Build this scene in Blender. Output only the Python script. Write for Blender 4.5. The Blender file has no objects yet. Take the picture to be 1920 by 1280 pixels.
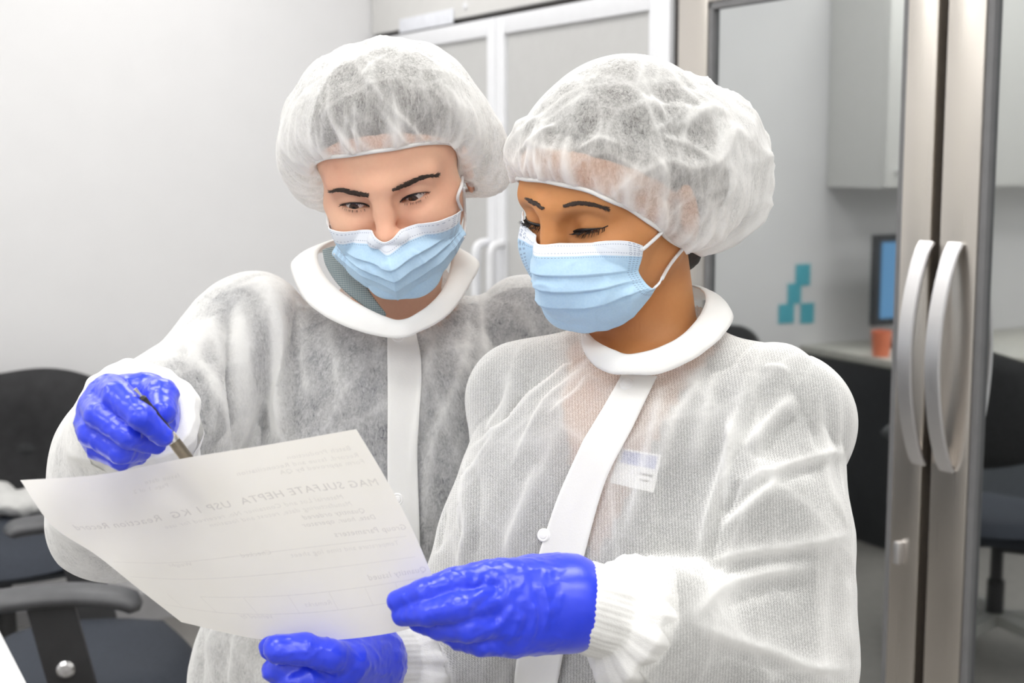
import bpy, bmesh, math, random, os, time
import numpy as np
from math import sin, cos, pi, radians
from mathutils import Vector, Matrix, Quaternion
T0 = time.time()
sc = bpy.context.scene
COL = sc.collection
# ------------------------------------------------------------------ camera
FPX = 2667.0
PITCH = radians(7.3)
CAM = np.array([0.0, 0.0, 1.5])
FW = np.array([0, cos(PITCH), -sin(PITCH)])
RT = np.array([1.0, 0, 0])
UP = np.array([0, sin(PITCH), cos(PITCH)])


def P(x, y, d):
    """a point of the place seen at image position x, y, d metres along the view axis"""
    return CAM + d * (FW + (x - 960) / FPX * RT - (y - 640) / FPX * UP)


def proj(p):
    q = np.asarray(p) - CAM
    z = q @ FW
    return 960 + FPX * (q @ RT) / z, 640 - FPX * (q @ UP) / z, z


cd = bpy.data.cameras.new('camera')
co = bpy.data.objects.new('camera', cd)
COL.objects.link(co)
co.location = CAM
co.rotation_euler = (radians(90) - PITCH, 0, 0)
cd.sensor_width = 36
cd.lens = 36 * FPX / 1920
cd.clip_start = 0.02
cd.dof.use_dof = True
cd.dof.focus_distance = 1.33
cd.dof.aperture_fstop = 7.5
sc.camera = co

# ------------------------------------------------------------------ scene objects


def tag(o, label=None, cat=None, group=None, kind=None):
    if label: o['label'] = label
    if cat: o['category'] = cat
    if group: o['group'] = group
    if kind: o['kind'] = kind
    return o


def empty(name, loc, rot=None):
    o = bpy.data.objects.new(name, None)
    COL.objects.link(o)
    o.location = loc
    if rot is not None: o.rotation_euler = rot
    o.empty_display_size = .05
    return o


def link(name, me, mat=None, parent=None, smooth=True):
    """mesh data given in world coordinates (or in the parent's, when local)"""
    o = bpy.data.objects.new(name, me)
    COL.objects.link(o)
    if mat is not None:
        for m in (mat if isinstance(mat, (list, tuple)) else [mat]):
            me.materials.append(m)
    if smooth:
        me.polygons.foreach_set('use_smooth', [True] * len(me.polygons))
    if parent is not None:
        o.parent = parent
        o.matrix_parent_inverse = MW(parent).inverted()
    return o


def MW(o):
    m = Matrix.LocRotScale(o.location, o.rotation_euler, o.scale)
    if o.parent: m = MW(o.parent) @ o.matrix_parent_inverse @ m
    return m


def mesh_np(name, V, F):
    me = bpy.data.meshes.new(name)
    me.from_pydata([tuple(map(float, v)) for v in V], [], [tuple(map(int, f)) for f in F])
    me.update()
    return me


class MB:
    """collects simple solids into one mesh"""

    def __init__(s, M=None):
        s.v = []; s.f = []; s.mi = []; s.M = M; s.cur = 0

    def add(s, V, F):
        n = len(s.v)
        for v in V:
            v = Vector(v)
            s.v.append(s.M @ v if s.M else v)
        for f in F:
            s.f.append([i + n for i in f]); s.mi.append(s.cur)
        return s

    def box(s, a, b, bev=0.0, seg=2):
        a = Vector(a); b = Vector(b)
        bm = bmesh.new()
        bmesh.ops.create_cube(bm, size=1)
        c = (a + b) / 2; d = b - a
        for v in bm.verts: v.co = Vector((c.x + v.co.x * d.x, c.y + v.co.y * d.y, c.z + v.co.z * d.z))
        if bev > 0:
            bmesh.ops.bevel(bm, geom=bm.edges[:], offset=min(bev, min(abs(x) for x in d) * .45), segments=seg, profile=.6, affect='EDGES')
        bm.verts.index_update()
        s.add([v.co.copy() for v in bm.verts], [[v.index for v in f.verts] for f in bm.faces])
        bm.free()
        return s

    def sweep(s, pts, prof, up=(0, 0, 1), closed=False, scale=None, cap=True):
        """sweep a 2-D profile (list of (a,b)) along pts; a along side, b along up"""
        pts = [Vector(p) for p in pts]; n = len(pts); m = len(prof); V = []
        upv = Vector(up)
        for i, p in enumerate(pts):
            if closed: t = pts[(i + 1) % n] - pts[i - 1]
            else: t = pts[min(i + 1, n - 1)] - pts[max(i - 1, 0)]
            t.normalize()
            side = t.cross(upv)
            if side.length < 1e-4: side = t.cross(Vector((1, 0, 0.01)))
            side.normalize(); u = side.cross(t).normalized()
            k = scale[i] if scale else 1.0
            for a, b in prof: V.append(p + side * a * k + u * b * k)
        F = []
        for i in range(n if closed else n - 1):
            for j in range(m):
                a = i * m + j; b = i * m + (j + 1) % m; c = ((i + 1) % n) * m + (j + 1) % m; d = ((i + 1) % n) * m + j
                F.append([a, b, c, d])
        if not closed and cap:
            F.append(list(range(m))[::-1]); F.append([(n - 1) * m + j for j in range(m)])
        return s.add(V, F)

    def tube(s, pts, r, n=10, closed=False, scale=None):
        prof = [(r * cos(2 * pi * k / n), r * sin(2 * pi * k / n)) for k in range(n)]
        pts = [Vector(p) for p in pts]
        t = (pts[-1] - pts[0]) if not closed else Vector((0, 0, 0))
        up = (0, 0, 1)
        if t.length > 0 and abs(t.normalized().z) > .9: up = (0.3, 1, 0)
        return s.sweep(pts, prof, up, closed, scale)

    def lathe(s, prof, c, axis=(0, 0, 1), n=24):
        q = Vector((0, 0, 1)).rotation_difference(Vector(axis)); c = Vector(c); V = []; F = []
        for r, z in prof:
            for k in range(n):
                V.append(c + q @ Vector((r * cos(2 * pi * k / n), r * sin(2 * pi * k / n), z)))
        m = len(prof)
        for i in range(m - 1):
            for k in range(n):
                F.append([i * n + k, i * n + (k + 1) % n, (i + 1) * n + (k + 1) % n, (i + 1) * n + k])
        F.append(list(range(n))[::-1]); F.append([(m - 1) * n + k for k in range(n)])
        return s.add(V, F)

    def build(s, name, mat, parent=None, smooth=False, auto=None):
        me = mesh_np(name, s.v, s.f)
        bm = bmesh.new(); bm.from_mesh(me); bmesh.ops.recalc_face_normals(bm, faces=bm.faces[:]); bm.to_mesh(me); bm.free()
        o = link(name, me, mat, parent, smooth)
        if any(s.mi): me.polygons.foreach_set('material_index', s.mi)
        if auto: smooth_by_angle(o, auto)
        return o


def smooth_by_angle(o, deg=35):
    me = o.data
    me.polygons.foreach_set('use_smooth', [True] * len(me.polygons))
    bm = bmesh.new(); bm.from_mesh(me)
    for e in bm.edges:
        if len(e.link_faces) == 2 and e.calc_face_angle(0) > radians(deg): e.smooth = False
    bm.to_mesh(me); bm.free()


# ------------------------------------------------------------------ node materials
def mat(name, color=(.8, .8, .8), rough=.5, metal=0.0, spec=.5, **kw):
    m = bpy.data.materials.new(name)
    m.use_nodes = True
    b = m.node_tree.nodes['Principled BSDF']
    b.inputs['Base Color'].default_value = (*color, 1)
    b.inputs['Roughness'].default_value = rough
    b.inputs['Metallic'].default_value = metal
    b.inputs['Specular IOR Level'].default_value = spec
    for k, v in kw.items():
        b.inputs[k.replace('_', ' ')].default_value = v
    return m


class N:
    def __init__(s, m):
        s.m = m; s.t = m.node_tree; s.b = s.t.nodes.get('Principled BSDF'); s.out = s.t.nodes.get('Material Output')

    def n(s, typ, **kw):
        o = s.t.nodes.new(typ)
        for k, v in kw.items():
            if k == 'i':
                for a, b in v.items(): s.set(o, a, b)
            else: setattr(o, k, v)
        return o

    def set(s, o, a, b):
        if isinstance(b, bpy.types.NodeSocket): s.t.links.new(b, o.inputs[a])
        else: o.inputs[a].default_value = b

    def math(s, op, a, b=None, c=None, clamp=False):
        o = s.n('ShaderNodeMath', operation=op); o.use_clamp = clamp
        s.set(o, 0, a)
        if b is not None: s.set(o, 1, b)
        if c is not None: s.set(o, 2, c)
        return o.outputs[0]

    def ramp(s, fac, stops):
        o = s.n('ShaderNodeValToRGB'); s.set(o, 0, fac)
        e = o.color_ramp.elements
        while len(e) < len(stops): e.new(.5)
        for k, (p, c) in enumerate(stops):
            e[k].position = p; e[k].color = (*c, 1) if len(c) == 3 else c
        return o.outputs[0]

    def obj(s): return s.n('ShaderNodeTexCoord').outputs['Object']

    def noise(s, vec, scale, detail=4, rough=.5, dist=0):
        o = s.n('ShaderNodeTexNoise', i={'Vector': vec, 'Scale': scale, 'Detail': detail, 'Roughness': rough, 'Distortion': dist})
        return o.outputs[0]

    def bump(s, h, strength=.3, dist=.001):
        o = s.n('ShaderNodeBump', i={'Height': h, 'Strength': strength, 'Distance': dist})
        return o.outputs[0]


def noisy(name, color, rough=.5, var=.06, scale=30, bump=0.0, bscale=200, bdist=.001, **kw):
    """a plain material with slight procedural variation of colour and relief"""
    m = mat(name, color, rough, **kw)
    n = N(m); v = n.obj()
    f = n.noise(v, scale, 5)
    lo = [max(0, c * (1 - var)) for c in color]; hi = [min(1, c * (1 + var)) for c in color]
    n.set(n.b, 'Base Color', n.ramp(f, [(.3, lo), (.7, hi)]))
    if bump: n.set(n.b, 'Normal', n.bump(n.noise(v, bscale, 4), bump, bdist))
    return m


# ------------------------------------------------------------------ numpy noise
_rs = np.random.RandomState(7)
_perm = _rs.permutation(256); _perm = np.concatenate([_perm, _perm, _perm])
_grad = _rs.normal(size=(256, 3)); _grad /= np.linalg.norm(_grad, axis=1)[:, None]


def perlin(p):
    p = np.asarray(p, float)
    i = np.floor(p).astype(int); f = p - i
    u = f * f * f * (f * (f * 6 - 15) + 10)
    i &= 255
    r = 0
    for dx in (0, 1):
        for dy in (0, 1):
            for dz in (0, 1):
                h = _perm[_perm[_perm[(i[:, 0] + dx) & 255] + ((i[:, 1] + dy) & 255)] + ((i[:, 2] + dz) & 255)]
                g = _grad[h]
                d = g[:, 0] * (f[:, 0] - dx) + g[:, 1] * (f[:, 1] - dy) + g[:, 2] * (f[:, 2] - dz)
                w = (u[:, 0] if dx else 1 - u[:, 0]) * (u[:, 1] if dy else 1 - u[:, 1]) * (u[:, 2] if dz else 1 - u[:, 2])
                r = r + d * w
    return r * 1.6


def ridged(p, oct=2):
    r = 0; a = 1
    for k in range(oct):
        r = r + a * (1 - np.abs(perlin(p)) * 2.2); p = p * 2.03 + 7.1; a *= .5
    return r


def worley(p):
    """distance to the nearest and second nearest scattered point"""
    p = np.asarray(p, float); c = np.floor(p).astype(int)
    f1 = np.full(len(p), 9.0); f2 = np.full(len(p), 9.0)
    for dx in (-1, 0, 1):
        for dy in (-1, 0, 1):
            for dz in (-1, 0, 1):
                q = c + np.array([dx, dy, dz]); h = _perm[_perm[_perm[q[:, 0] & 255] + (q[:, 1] & 255)] + (q[:, 2] & 255)]
                d = np.linalg.norm(q + .5 + .55 * _grad[h] - p, axis=1)
                f2 = np.minimum(f2, np.maximum(d, f1)); f1 = np.minimum(f1, d)
    return f1, f2


# ------------------------------------------------------------------ distance fields
def RX(a): c, s = cos(a), sin(a); return np.array([[1, 0, 0], [0, c, -s], [0, s, c]])
def RY(a): c, s = cos(a), sin(a); return np.array([[c, 0, s], [0, 1, 0], [-s, 0, c]])
def RZ(a): c, s = cos(a), sin(a); return np.array([[c, -s, 0], [s, c, 0], [0, 0, 1]])


def smin(a, b, k):
    if k <= 0: return np.minimum(a, b)
    h = np.maximum(k - np.abs(a - b), 0) / k
    return np.minimum(a, b) - h * h * k * .25


def smax(a, b, k): return -smin(-a, -b, k)


class SDF:
    """a list of blended primitives; frames are (R, t) with world = R @ local + t"""

    def __init__(s):
        s.p = []      # (op, k, frame, fn, centre_local, bound)
        s.frames = [None]
        s.fr = 0

    def frame(s, R, t):
        s.frames.append((np.asarray(R, float), np.asarray(t, float))); s.fr = len(s.frames) - 1

    def rc(s, a, b, r1, r2=None, k=.01, op='u'):
        a = np.asarray(a, float); b = np.asarray(b, float); r2 = r1 if r2 is None else r2
        ab = b - a; L2 = max(ab @ ab, 1e-12)

        def fn(p):
            q = p - a
            t = np.clip(q @ ab / L2, 0, 1)
            d = q - t[:, None] * ab
            return np.sqrt((d * d).sum(1)) - (r1 + (r2 - r1) * t)
        s.p.append((op, k, s.fr, fn, (a + b) / 2, math.sqrt(L2) / 2 + max(r1, r2))); return s

    def chain(s, pts, rad, k=.01, op='u'):
        for i in range(len(pts) - 1): s.rc(pts[i], pts[i + 1], rad[i], rad[i + 1], k, op)
        return s

    def el(s, c, r, k=.01, op='u', R=None):
        c = np.asarray(c, float); r = np.asarray(r, float)

        def fn(p):
            q = p - c
            if R is not None: q = q @ R
            k0 = np.sqrt(((q / r) ** 2).sum(1)); k1 = np.sqrt(((q / (r * r)) ** 2).sum(1))
            return np.where(k1 < 1e-9, -r.min(), k0 * (k0 - 1) / np.maximum(k1, 1e-9))
        s.p.append((op, k, s.fr, fn, c, r.max())); return s

    def cap(s, pts, R, k=.01, op='u'):
        """flattened sections: pts list of (centre, rx, ry) joined; R columns = side, depth, along"""
        return s

    def fn(s, f, c, bound, k=.005, op='u'):
        s.p.append((op, k, s.fr, f, np.asarray(c, float), bound)); return s

    def wc(s):
        out = []
        for op, k, fr, fn, c, b in s.p:
            F = s.frames[fr]
            out.append((c if F is None else F[0] @ c + F[1], b + k))
        return out

    def ev(s, p, act=None):
        p = np.asarray(p, float)
        d = np.full(len(p), 1e3); loc = {0: p}
        for i in (range(len(s.p)) if act is None else act):
            op, k, fr, fn, c, b = s.p[i]
            if fr not in loc:
                R, t = s.frames[fr]; loc[fr] = (p - t) @ R
            q = fn(loc[fr])
            if op == 'u': d = smin(d, q, k)
            elif op == 's': d = smax(d, -q, k)
            else: d = smax(d, q, k)
        return d

    def grad(s, p, e=4e-4):
        p = np.asarray(p, float); g = np.zeros_like(p)
        for a in range(3):
            o = np.zeros(3); o[a] = e
            g[:, a] = s.ev(p + o) - s.ev(p - o)
        return g / np.maximum(np.linalg.norm(g, axis=1), 1e-9)[:, None]

    def march(s, o, d, t0=0.0, t1=2.0, off=0.0):
        """first hit of rays o + t d with the surface (offset off); returns points and hit mask"""
        o = np.atleast_2d(np.asarray(o, float)); d = np.atleast_2d(np.asarray(d, float))
        o = np.broadcast_to(o, d.shape).copy(); d = d / np.linalg.norm(d, axis=1)[:, None]
        t = np.full(len(d), t0); hit = np.zeros(len(d), bool)
        for _ in range(160):
            v = s.ev(o + t[:, None] * d) - off
            hit = v < 1e-4
            t = np.where(hit, t, t + np.clip(v * .7, 0, .05))
            if (hit | (t > t1)).all(): break
        return o + t[:, None] * d, hit

    def pix(s, xy, off=0.0):
        """where the view rays through image positions meet the surface"""
        xy = np.asarray(xy, float)
        d = FW + ((xy[:, 0] - 960) / FPX)[:, None] * RT - ((xy[:, 1] - 640) / FPX)[:, None] * UP
        p, h = s.march(CAM, d, .7, 2.4, off)
        return p, h


def axis(lo, hi, regions, h):
    """1-D grid: step h, finer (step) inside regions [(lo, hi, step)]"""
    x = [lo]
    while x[-1] < hi:
        st = h
        for a, b, q in regions:
            if a <= x[-1] <= b: st = min(st, q)
            else:
                g = min(abs(x[-1] - a), abs(x[-1] - b))
                st = min(st, q + g * .12)
        x.append(x[-1] + st)
    return np.array(x)


def mesh_sdf(s, xs, ys, zs, B=16, off=0.0):
    """surface nets over a rectilinear grid; only blocks near the surface are evaluated"""
    nx, ny, nz = len(xs), len(ys), len(zs)
    wc = s.wc(); C = np.array([c for c, b in wc]); RB = np.array([b for c, b in wc])
    bx = [(i, min(i + B, nx - 1)) for i in range(0, nx - 1, B)]
    by = [(i, min(i + B, ny - 1)) for i in range(0, ny - 1, B)]
    bz = [(i, min(i + B, nz - 1)) for i in range(0, nz - 1, B)]
    cx = np.array([(xs[a] + xs[b]) / 2 for a, b in bx]); hx = np.array([(xs[b] - xs[a]) / 2 for a, b in bx])
    cy = np.array([(ys[a] + ys[b]) / 2 for a, b in by]); hy = np.array([(ys[b] - ys[a]) / 2 for a, b in by])
    cz = np.array([(zs[a] + zs[b]) / 2 for a, b in bz]); hz = np.array([(zs[b] - zs[a]) / 2 for a, b in bz])
    G = np.stack(np.meshgrid(cx, cy, cz, indexing='ij'), -1).reshape(-1, 3)
    H = np.stack(np.meshgrid(hx, hy, hz, indexing='ij'), -1).reshape(-1, 3)
    rad = np.linalg.norm(H, axis=1)
    dc = s.ev(G) - off
    keep = np.where(np.abs(dc) < rad * 1.8 + .01)[0]
    ids = []; pos = []; quads = []

    def cid(i, j, k): return (i * ny + j) * nz + k
    for b in keep:
        k_ = b % len(bz); j_ = (b // len(bz)) % len(by); i_ = b // (len(bz) * len(by))
        (i0, i1), (j0, j1), (k0, k1) = bx[i_], by[j_], bz[k_]
        act = np.where(np.linalg.norm(C - G[b], axis=1) - RB < rad[b] + .13 + abs(off))[0]
        if len(act) == 0: continue
        X, Y, Z = xs[i0:i1 + 1], ys[j0:j1 + 1], zs[k0:k1 + 1]
        p = np.stack(np.meshgrid(X, Y, Z, indexing='ij'), -1)
        sh = p.shape[:3]
        d = (s.ev(p.reshape(-1, 3), act) - off).reshape(sh)
        ins = d < 0
        if ins.all() or not ins.any(): continue
        mx, my, mz = sh[0] - 1, sh[1] - 1, sh[2] - 1
        acc = np.zeros((mx, my, mz, 3)); cnt = np.zeros((mx, my, mz))
        for ax in range(3):
            sl0 = [slice(None)] * 3; sl1 = [slice(None)] * 3
            sl0[ax] = slice(0, -1); sl1[ax] = slice(1, None)
            a, c = d[tuple(sl0)], d[tuple(sl1)]
            cr = (a < 0) != (c < 0)
            t = np.where(cr, a / np.where(a == c, 1, a - c), 0)
            q = p[tuple(sl0)] + t[..., None] * (p[tuple(sl1)] - p[tuple(sl0)])
            q = q * cr[..., None]
            o = [x for x in range(3) if x != ax]
            for u in (0, 1):
                for w in (0, 1):
                    sl = [slice(None)] * 3
                    sl[o[0]] = slice(u, u + sh[o[0]] - 1); sl[o[1]] = slice(w, w + sh[o[1]] - 1)
                    acc += q[tuple(sl)]; cnt += cr[tuple(sl)]
            # faces: crossing edges that start in this block
            ii, jj, kk = np.where(cr)
            ok = np.ones(len(ii), bool)
            for oo, arr, hi, g1, gn in ((0, ii, mx, i1, nx), (1, jj, my, j1, ny), (2, kk, mz, k1, nz)):
                if oo != ax: ok &= (arr < hi)
            ii, jj, kk = ii[ok], jj[ok], kk[ok]
            neg = a[ii, jj, kk] < 0
            gi, gj, gk = ii + i0, jj + j0, kk + k0
            if ax == 0: c4 = [cid(gi, gj - 1, gk - 1), cid(gi, gj, gk - 1), cid(gi, gj, gk), cid(gi, gj - 1, gk)]
            elif ax == 1: c4 = [cid(gi - 1, gj, gk - 1), cid(gi - 1, gj, gk), cid(gi, gj, gk), cid(gi, gj, gk - 1)]
            else: c4 = [cid(gi - 1, gj - 1, gk), cid(gi, gj - 1, gk), cid(gi, gj, gk), cid(gi - 1, gj, gk)]
            c4 = np.stack(c4, 1)
            c4[~neg] = c4[~neg][:, ::-1]
            quads.append(c4)
        m = cnt > 0
        ii, jj, kk = np.where(m)
        ids.append(cid(ii + i0, jj + j0, kk + k0)); pos.append(acc[m] / cnt[m][:, None])
    ids = np.concatenate(ids); pos = np.concatenate(pos); quads = np.concatenate(quads)
    o = np.argsort(ids); ids = ids[o]; pos = pos[o]
    q = np.searchsorted(ids, quads); q = np.minimum(q, len(ids) - 1)
    good = (ids[q] == quads).all(1)
    return pos, q[good]


def vnorm(V, F):
    F = np.asarray(F)
    n = np.cross(V[F[:, 2]] - V[F[:, 0]], V[F[:, 3]] - V[F[:, 1]])
    out = np.zeros_like(V)
    for j in range(4): np.add.at(out, F[:, j], n)
    return out / np.maximum(np.linalg.norm(out, axis=1), 1e-12)[:, None]


def compact(V, F, *att):
    u = np.unique(F); m = np.full(len(V), -1); m[u] = np.arange(len(u))
    return (V[u], m[F]) + tuple(a[u] for a in att)


def polydist(V, L):
    """distance of points V to polyline L and the parameter along it (0..1)"""
    best = np.full(len(V), 1e9); par = np.zeros(len(V)); n = len(L) - 1
    for i in range(n):
        a, b = L[i], L[i + 1]; ab = b - a
        t = np.clip((V - a) @ ab / max(ab @ ab, 1e-12), 0, 1)
        d = np.linalg.norm(V - a - t[:, None] * ab, axis=1)
        w = d < best
        best = np.where(w, d, best); par = np.where(w, (i + t) / n, par)
    return best, par


def catmull(pts, m):
    """m samples of a smooth curve through pts (rows)"""
    p = np.asarray(pts, float); n = len(p)
    e = np.vstack([2 * p[0] - p[1], p, 2 * p[-1] - p[-2]])
    o = []
    for u in np.linspace(0, n - 1, m):
        i = min(int(u), n - 2); t = u - i
        a, b, c, d = e[i], e[i + 1], e[i + 2], e[i + 3]
        o.append(.5 * (2 * b + (c - a) * t + (2 * a - 5 * b + 4 * c - d) * t * t + (3 * b - a - 3 * c + d) * t ** 3))
    return np.array(o)


def catloop(pts, m):
    p = np.asarray(pts, float); n = len(p); o = []
    for u in np.arange(m) * n / m:
        i = int(u) % n; t = u - int(u)
        a, b, c, d = p[i - 1], p[i], p[(i + 1) % n], p[(i + 2) % n]
        o.append(.5 * (2 * b + (c - a) * t + (2 * a - 5 * b + 4 * c - d) * t * t + (3 * b - a - 3 * c + d) * t ** 3))
    return np.array(o)


def grid_surf(C, mu, mv):
    """smooth grid through control net C[rows][cols][3] -> (mv rows, mu cols, 3)"""
    C = np.asarray(C, float)
    rows = np.array([catmull(r, mu) for r in C])
    return np.stack([catmull(rows[:, j], mv) for j in range(mu)], 1)


def grid_faces(nr, nc, closed=False):
    F = []
    for i in range(nr - 1):
        for j in range(nc if closed else nc - 1):
            F.append([i * nc + j, i * nc + (j + 1) % nc, (i + 1) * nc + (j + 1) % nc, (i + 1) * nc + j])
    return np.array(F)
WORLD=0.3
EXPO=0.40
LAMP=8.0
# ------------------------------------------------------------------ people: bodies
EYE = np.array([.031, -.070, 0.0])


def add_head(s, R, t, eye_open=.0032, lid_drop=.0, jaw=.054, chin=0.0):
    """head in its own frame: face towards -y, z up, eyes at z = 0"""
    s.frame(R, t)
    s.el((0, .012, .040), (.0735, .091, .078), k=.0)                 # skull
    s.el((0, -.030, .030), (.066, .058, .062), k=.03)                # forehead
    s.el((0, -.030, -.045 + chin * .5), (jaw, .053, .070 - chin * .5), k=.03)                # face mass
    s.rc((-.011, -.071, -.099 + chin), (.011, -.071, -.099 + chin), .0155, k=.03)   # chin
    for sx in (-1, 1):
        s.rc((sx * .048, .005, -.050 + chin * .4), (sx * .016, -.066, -.097 + chin), .016, .013, k=.03)   # jaw line
        s.rc((sx * .040, -.066, -.026), (sx * .058, -.040, -.014), .016, .014, k=.025)  # cheek bone
        s.rc((sx * .012, -.083, .016), (sx * .046, -.069, .018), .0085, .008, k=.018)    # brow ridge
    s.rc((0, -.086, .012), (0, -.090, -.006), .0085, .0080, k=.018)
    s.rc((0, -.090, -.006), (0, -.104, -.032), .0080, .0100, k=.012)                    # nose
    for sx in (-1, 1): s.el((sx * .0115, -.097, -.036), (.0075, .0095, .0075), k=.008)   # wings
    s.rc((0, -.094, -.040), (0, -.090, -.055), .006, .005, k=.012)
    s.rc((-.019, -.084, -.0645 + chin * .4), (0, -.0895, -.062 + chin * .4), .0045, .0055, k=.008)               # lips
    s.rc((.019, -.084, -.0645 + chin * .4), (0, -.0895, -.062 + chin * .4), .0045, .0055, k=.008)
    s.rc((-.016, -.083, -.070 + chin * .5), (.016, -.083, -.070 + chin * .5), .006, .006, k=.010)
    for sx in (-1, 1):
        s.el((sx * .032, -.089, -.001), (.0185, .0125, .0120), k=.012, op='s')          # eye sockets
        s.el((sx * .031, -.0690, 0.0), (.0150, .0135, .0135), k=.006)                    # lids over the ball
    # lid opening: between two arcs, tilted up towards the temple
    for sx in (-1, 1):
        def fn(p, sx=sx):
            x = (p[:, 0] - sx * .031) * sx; z = p[:, 2]
            u = np.clip(x / .0155, -1, 1)
            zc = -.0022 + .0022 * u - lid_drop
            zu = zc + eye_open * (1 - u * u) ** .8; zl = zc - .0026 * (1 - np.abs(u) ** 2.2)
            d = np.maximum(z - zu, zl - z)
            d = np.maximum(d, np.abs(x) - .0155)
            return np.maximum(d, np.maximum(p[:, 1] + .066, -.105 - p[:, 1]))
        s.fn(fn, (sx * .031, -.082, 0), .03, k=.0012, op='s')
        s.el((sx * .031, -.0690, 0), (.0112, .0112, .0112), k=.0)                       # flesh behind the ball
    for sx in (-1, 1):
        s.el((sx * .034, -.056, -.040), (.026, .024, .030), k=.02)                        # cheeks
    for sx in (-1, 1):                                                                  # ears
        s.el((sx * .0735, .014, -.012), (.0055, .016, .028), k=.008, R=RZ(sx * .22) @ RX(.2))
    s.fr = 0


def add_torso(s, R, t, zfloor, grow=0.0):
    s.frame(R, t)
    g = grow
    s.el((0, .005, -.155), (.150 + g, .098 + g, .175), k=.02)
    s.el((0, .0, -.36), (.125 + g, .090 + g, .17), k=.08)
    s.el((0, .01, -.55), (.165 + g, .112 + g, .15), k=.08)
    for sx in (-1, 1):
        s.el((sx * .068, -.062, -.205), (.062 + g, .055 + g, .062 + g), k=.05)
        s.rc((sx * .03, .02, -.026), (sx * .145, .012, -.062), .032 + g, .046 + g, k=.03)
        zf = zfloor
        s.rc((sx * .085, .01, -.60), (sx * .090, 0, zf + .46), .082 + g, .052 + g, k=.05)
        s.rc((sx * .090, 0, zf + .46), (sx * .088, .02, zf + .09), .052 + g, .034 + g, k=.03)
        s.rc((sx * .088, .035, zf + .042), (sx * .098, -.12, zf + .030), .036 + g, .028 + g, k=.03)
    s.fr = 0


def hand_sdf(s, H, dr=0.0):
    for pts, rad, k in H['palm']: s.chain(pts, [r + dr for r in rad], k)
    for pts, rad in H['fingers']: s.chain(pts, [r + dr for r in rad], .0028)


def hp(*a): return [P(*q) for q in a]


Z0 = 0.0
# --- person on the left
LR = RZ(radians(-5)) @ RX(radians(19)) @ RY(radians(-8.5))
Lt = P(722.5, 367.5, 1.445) - LR @ np.array([0, -.070, 0])
LTR = RZ(radians(5)) @ RX(radians(6))
LTt = P(742, 590, 1.60)
# --- person on the right
RR = RZ(radians(-45)) @ RX(radians(14)) @ RY(radians(3))
Rt = P(1064, 411, 1.295) - RR @ np.array([0, -.070, 0])
RTR = RZ(radians(-30))
RTt = P(1212, 652, 1.375)

# joints
LsR, LeR, LwR = P(465, 612, 1.60), P(205, 965, 1.46), P(262, 775, 1.235)
LsL, LeL, LwL = P(985, 618, 1.64), P(1040, 970, 1.79), P(1010, 1240, 1.75)
RsR, ReR, RwR = P(1012, 775, 1.445), P(885, 1235, 1.385), P(684, 1240, 1.235)
RsL, ReL, RwL = P(1440, 780, 1.32), P(1428, 1235, 1.25), P(1075, 1128, 1.155)

# hands (positions of the joints, radii in metres)
HC = dict(  # writing hand of the left person
    wrist=LwR,
    palm=[(hp((262, 775, 1.235), (205, 735, 1.168)), (.027, .0145), .018), (hp((262, 785, 1.235), (182, 765, 1.170)), (.026, .0140), .018),
          (hp((256, 795, 1.235), (176, 800, 1.177)), (.025, .0135), .018), (hp((256, 805, 1.235), (190, 830, 1.188)), (.023, .0125), .018),
          (hp((262, 775, 1.22), (272, 735, 1.180)), (.024, .016), .018)],
    fingers=[(hp((205, 732, 1.168), (222, 742, 1.122), (266, 782, 1.098), (306, 818, 1.110)), (.0135, .0118, .0100, .0082)),    # index
             (hp((178, 760, 1.170), (186, 778, 1.126), (242, 818, 1.112), (292, 832, 1.134)), (.0130, .0112, .0098, .0085)),     # middle
             (hp((170, 795, 1.177), (172, 812, 1.138), (226, 846, 1.124), (264, 846, 1.150)), (.0125, .0108, .0096, .0084)),     # ring
             (hp((186, 826, 1.188), (186, 840, 1.156), (226, 860, 1.143), (258, 854, 1.168)), (.0115, .0098, .0088, .0078)),     # little
             (hp((282, 738, 1.188), (303, 742, 1.146), (304, 772, 1.122)), (.0160, .0132, .0108))])                             # thumb
HA = dict(  # left hand of the right person, back of the hand to the camera
    wrist=RwL,
    palm=[(hp((1062, 1112, 1.155), (945, 1076, 1.122)), (.026, .0125), .022), (hp((1060, 1122, 1.152), (940, 1122, 1.113)), (.026, .0135), .022),
          (hp((1058, 1140, 1.152), (945, 1166, 1.114)), (.026, .0135), .022), (hp((1055, 1158, 1.155), (962, 1202, 1.124)), (.025, .0120), .022),
          (hp((1055, 1110, 1.17), (985, 1085, 1.165)), (.025, .018), .022)],
    fingers=[(hp((945, 1078, 1.122), (858, 1091, 1.100), (795, 1109, 1.102), (744, 1126, 1.111)), (.0128, .0114, .0100, .0084)),
             (hp((940, 1122, 1.113), (862, 1138, 1.087), (802, 1149, 1.095), (754, 1154, 1.110)), (.0130, .0114, .0098, .0082)),
             (hp((945, 1166, 1.114), (878, 1178, 1.091), (826, 1177, 1.107), (784, 1166, 1.124)), (.0126, .0108, .0094, .0080)),
             (hp((962, 1204, 1.124), (902, 1207, 1.106), (862, 1198, 1.118), (832, 1184, 1.131)), (.0115, .0096, .0086, .0076)),
             (hp((985, 1085, 1.165), (915, 1080, 1.168), (850, 1090, 1.160), (800, 1104, 1.148)), (.0165, .0132, .0115, .0092))])
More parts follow.
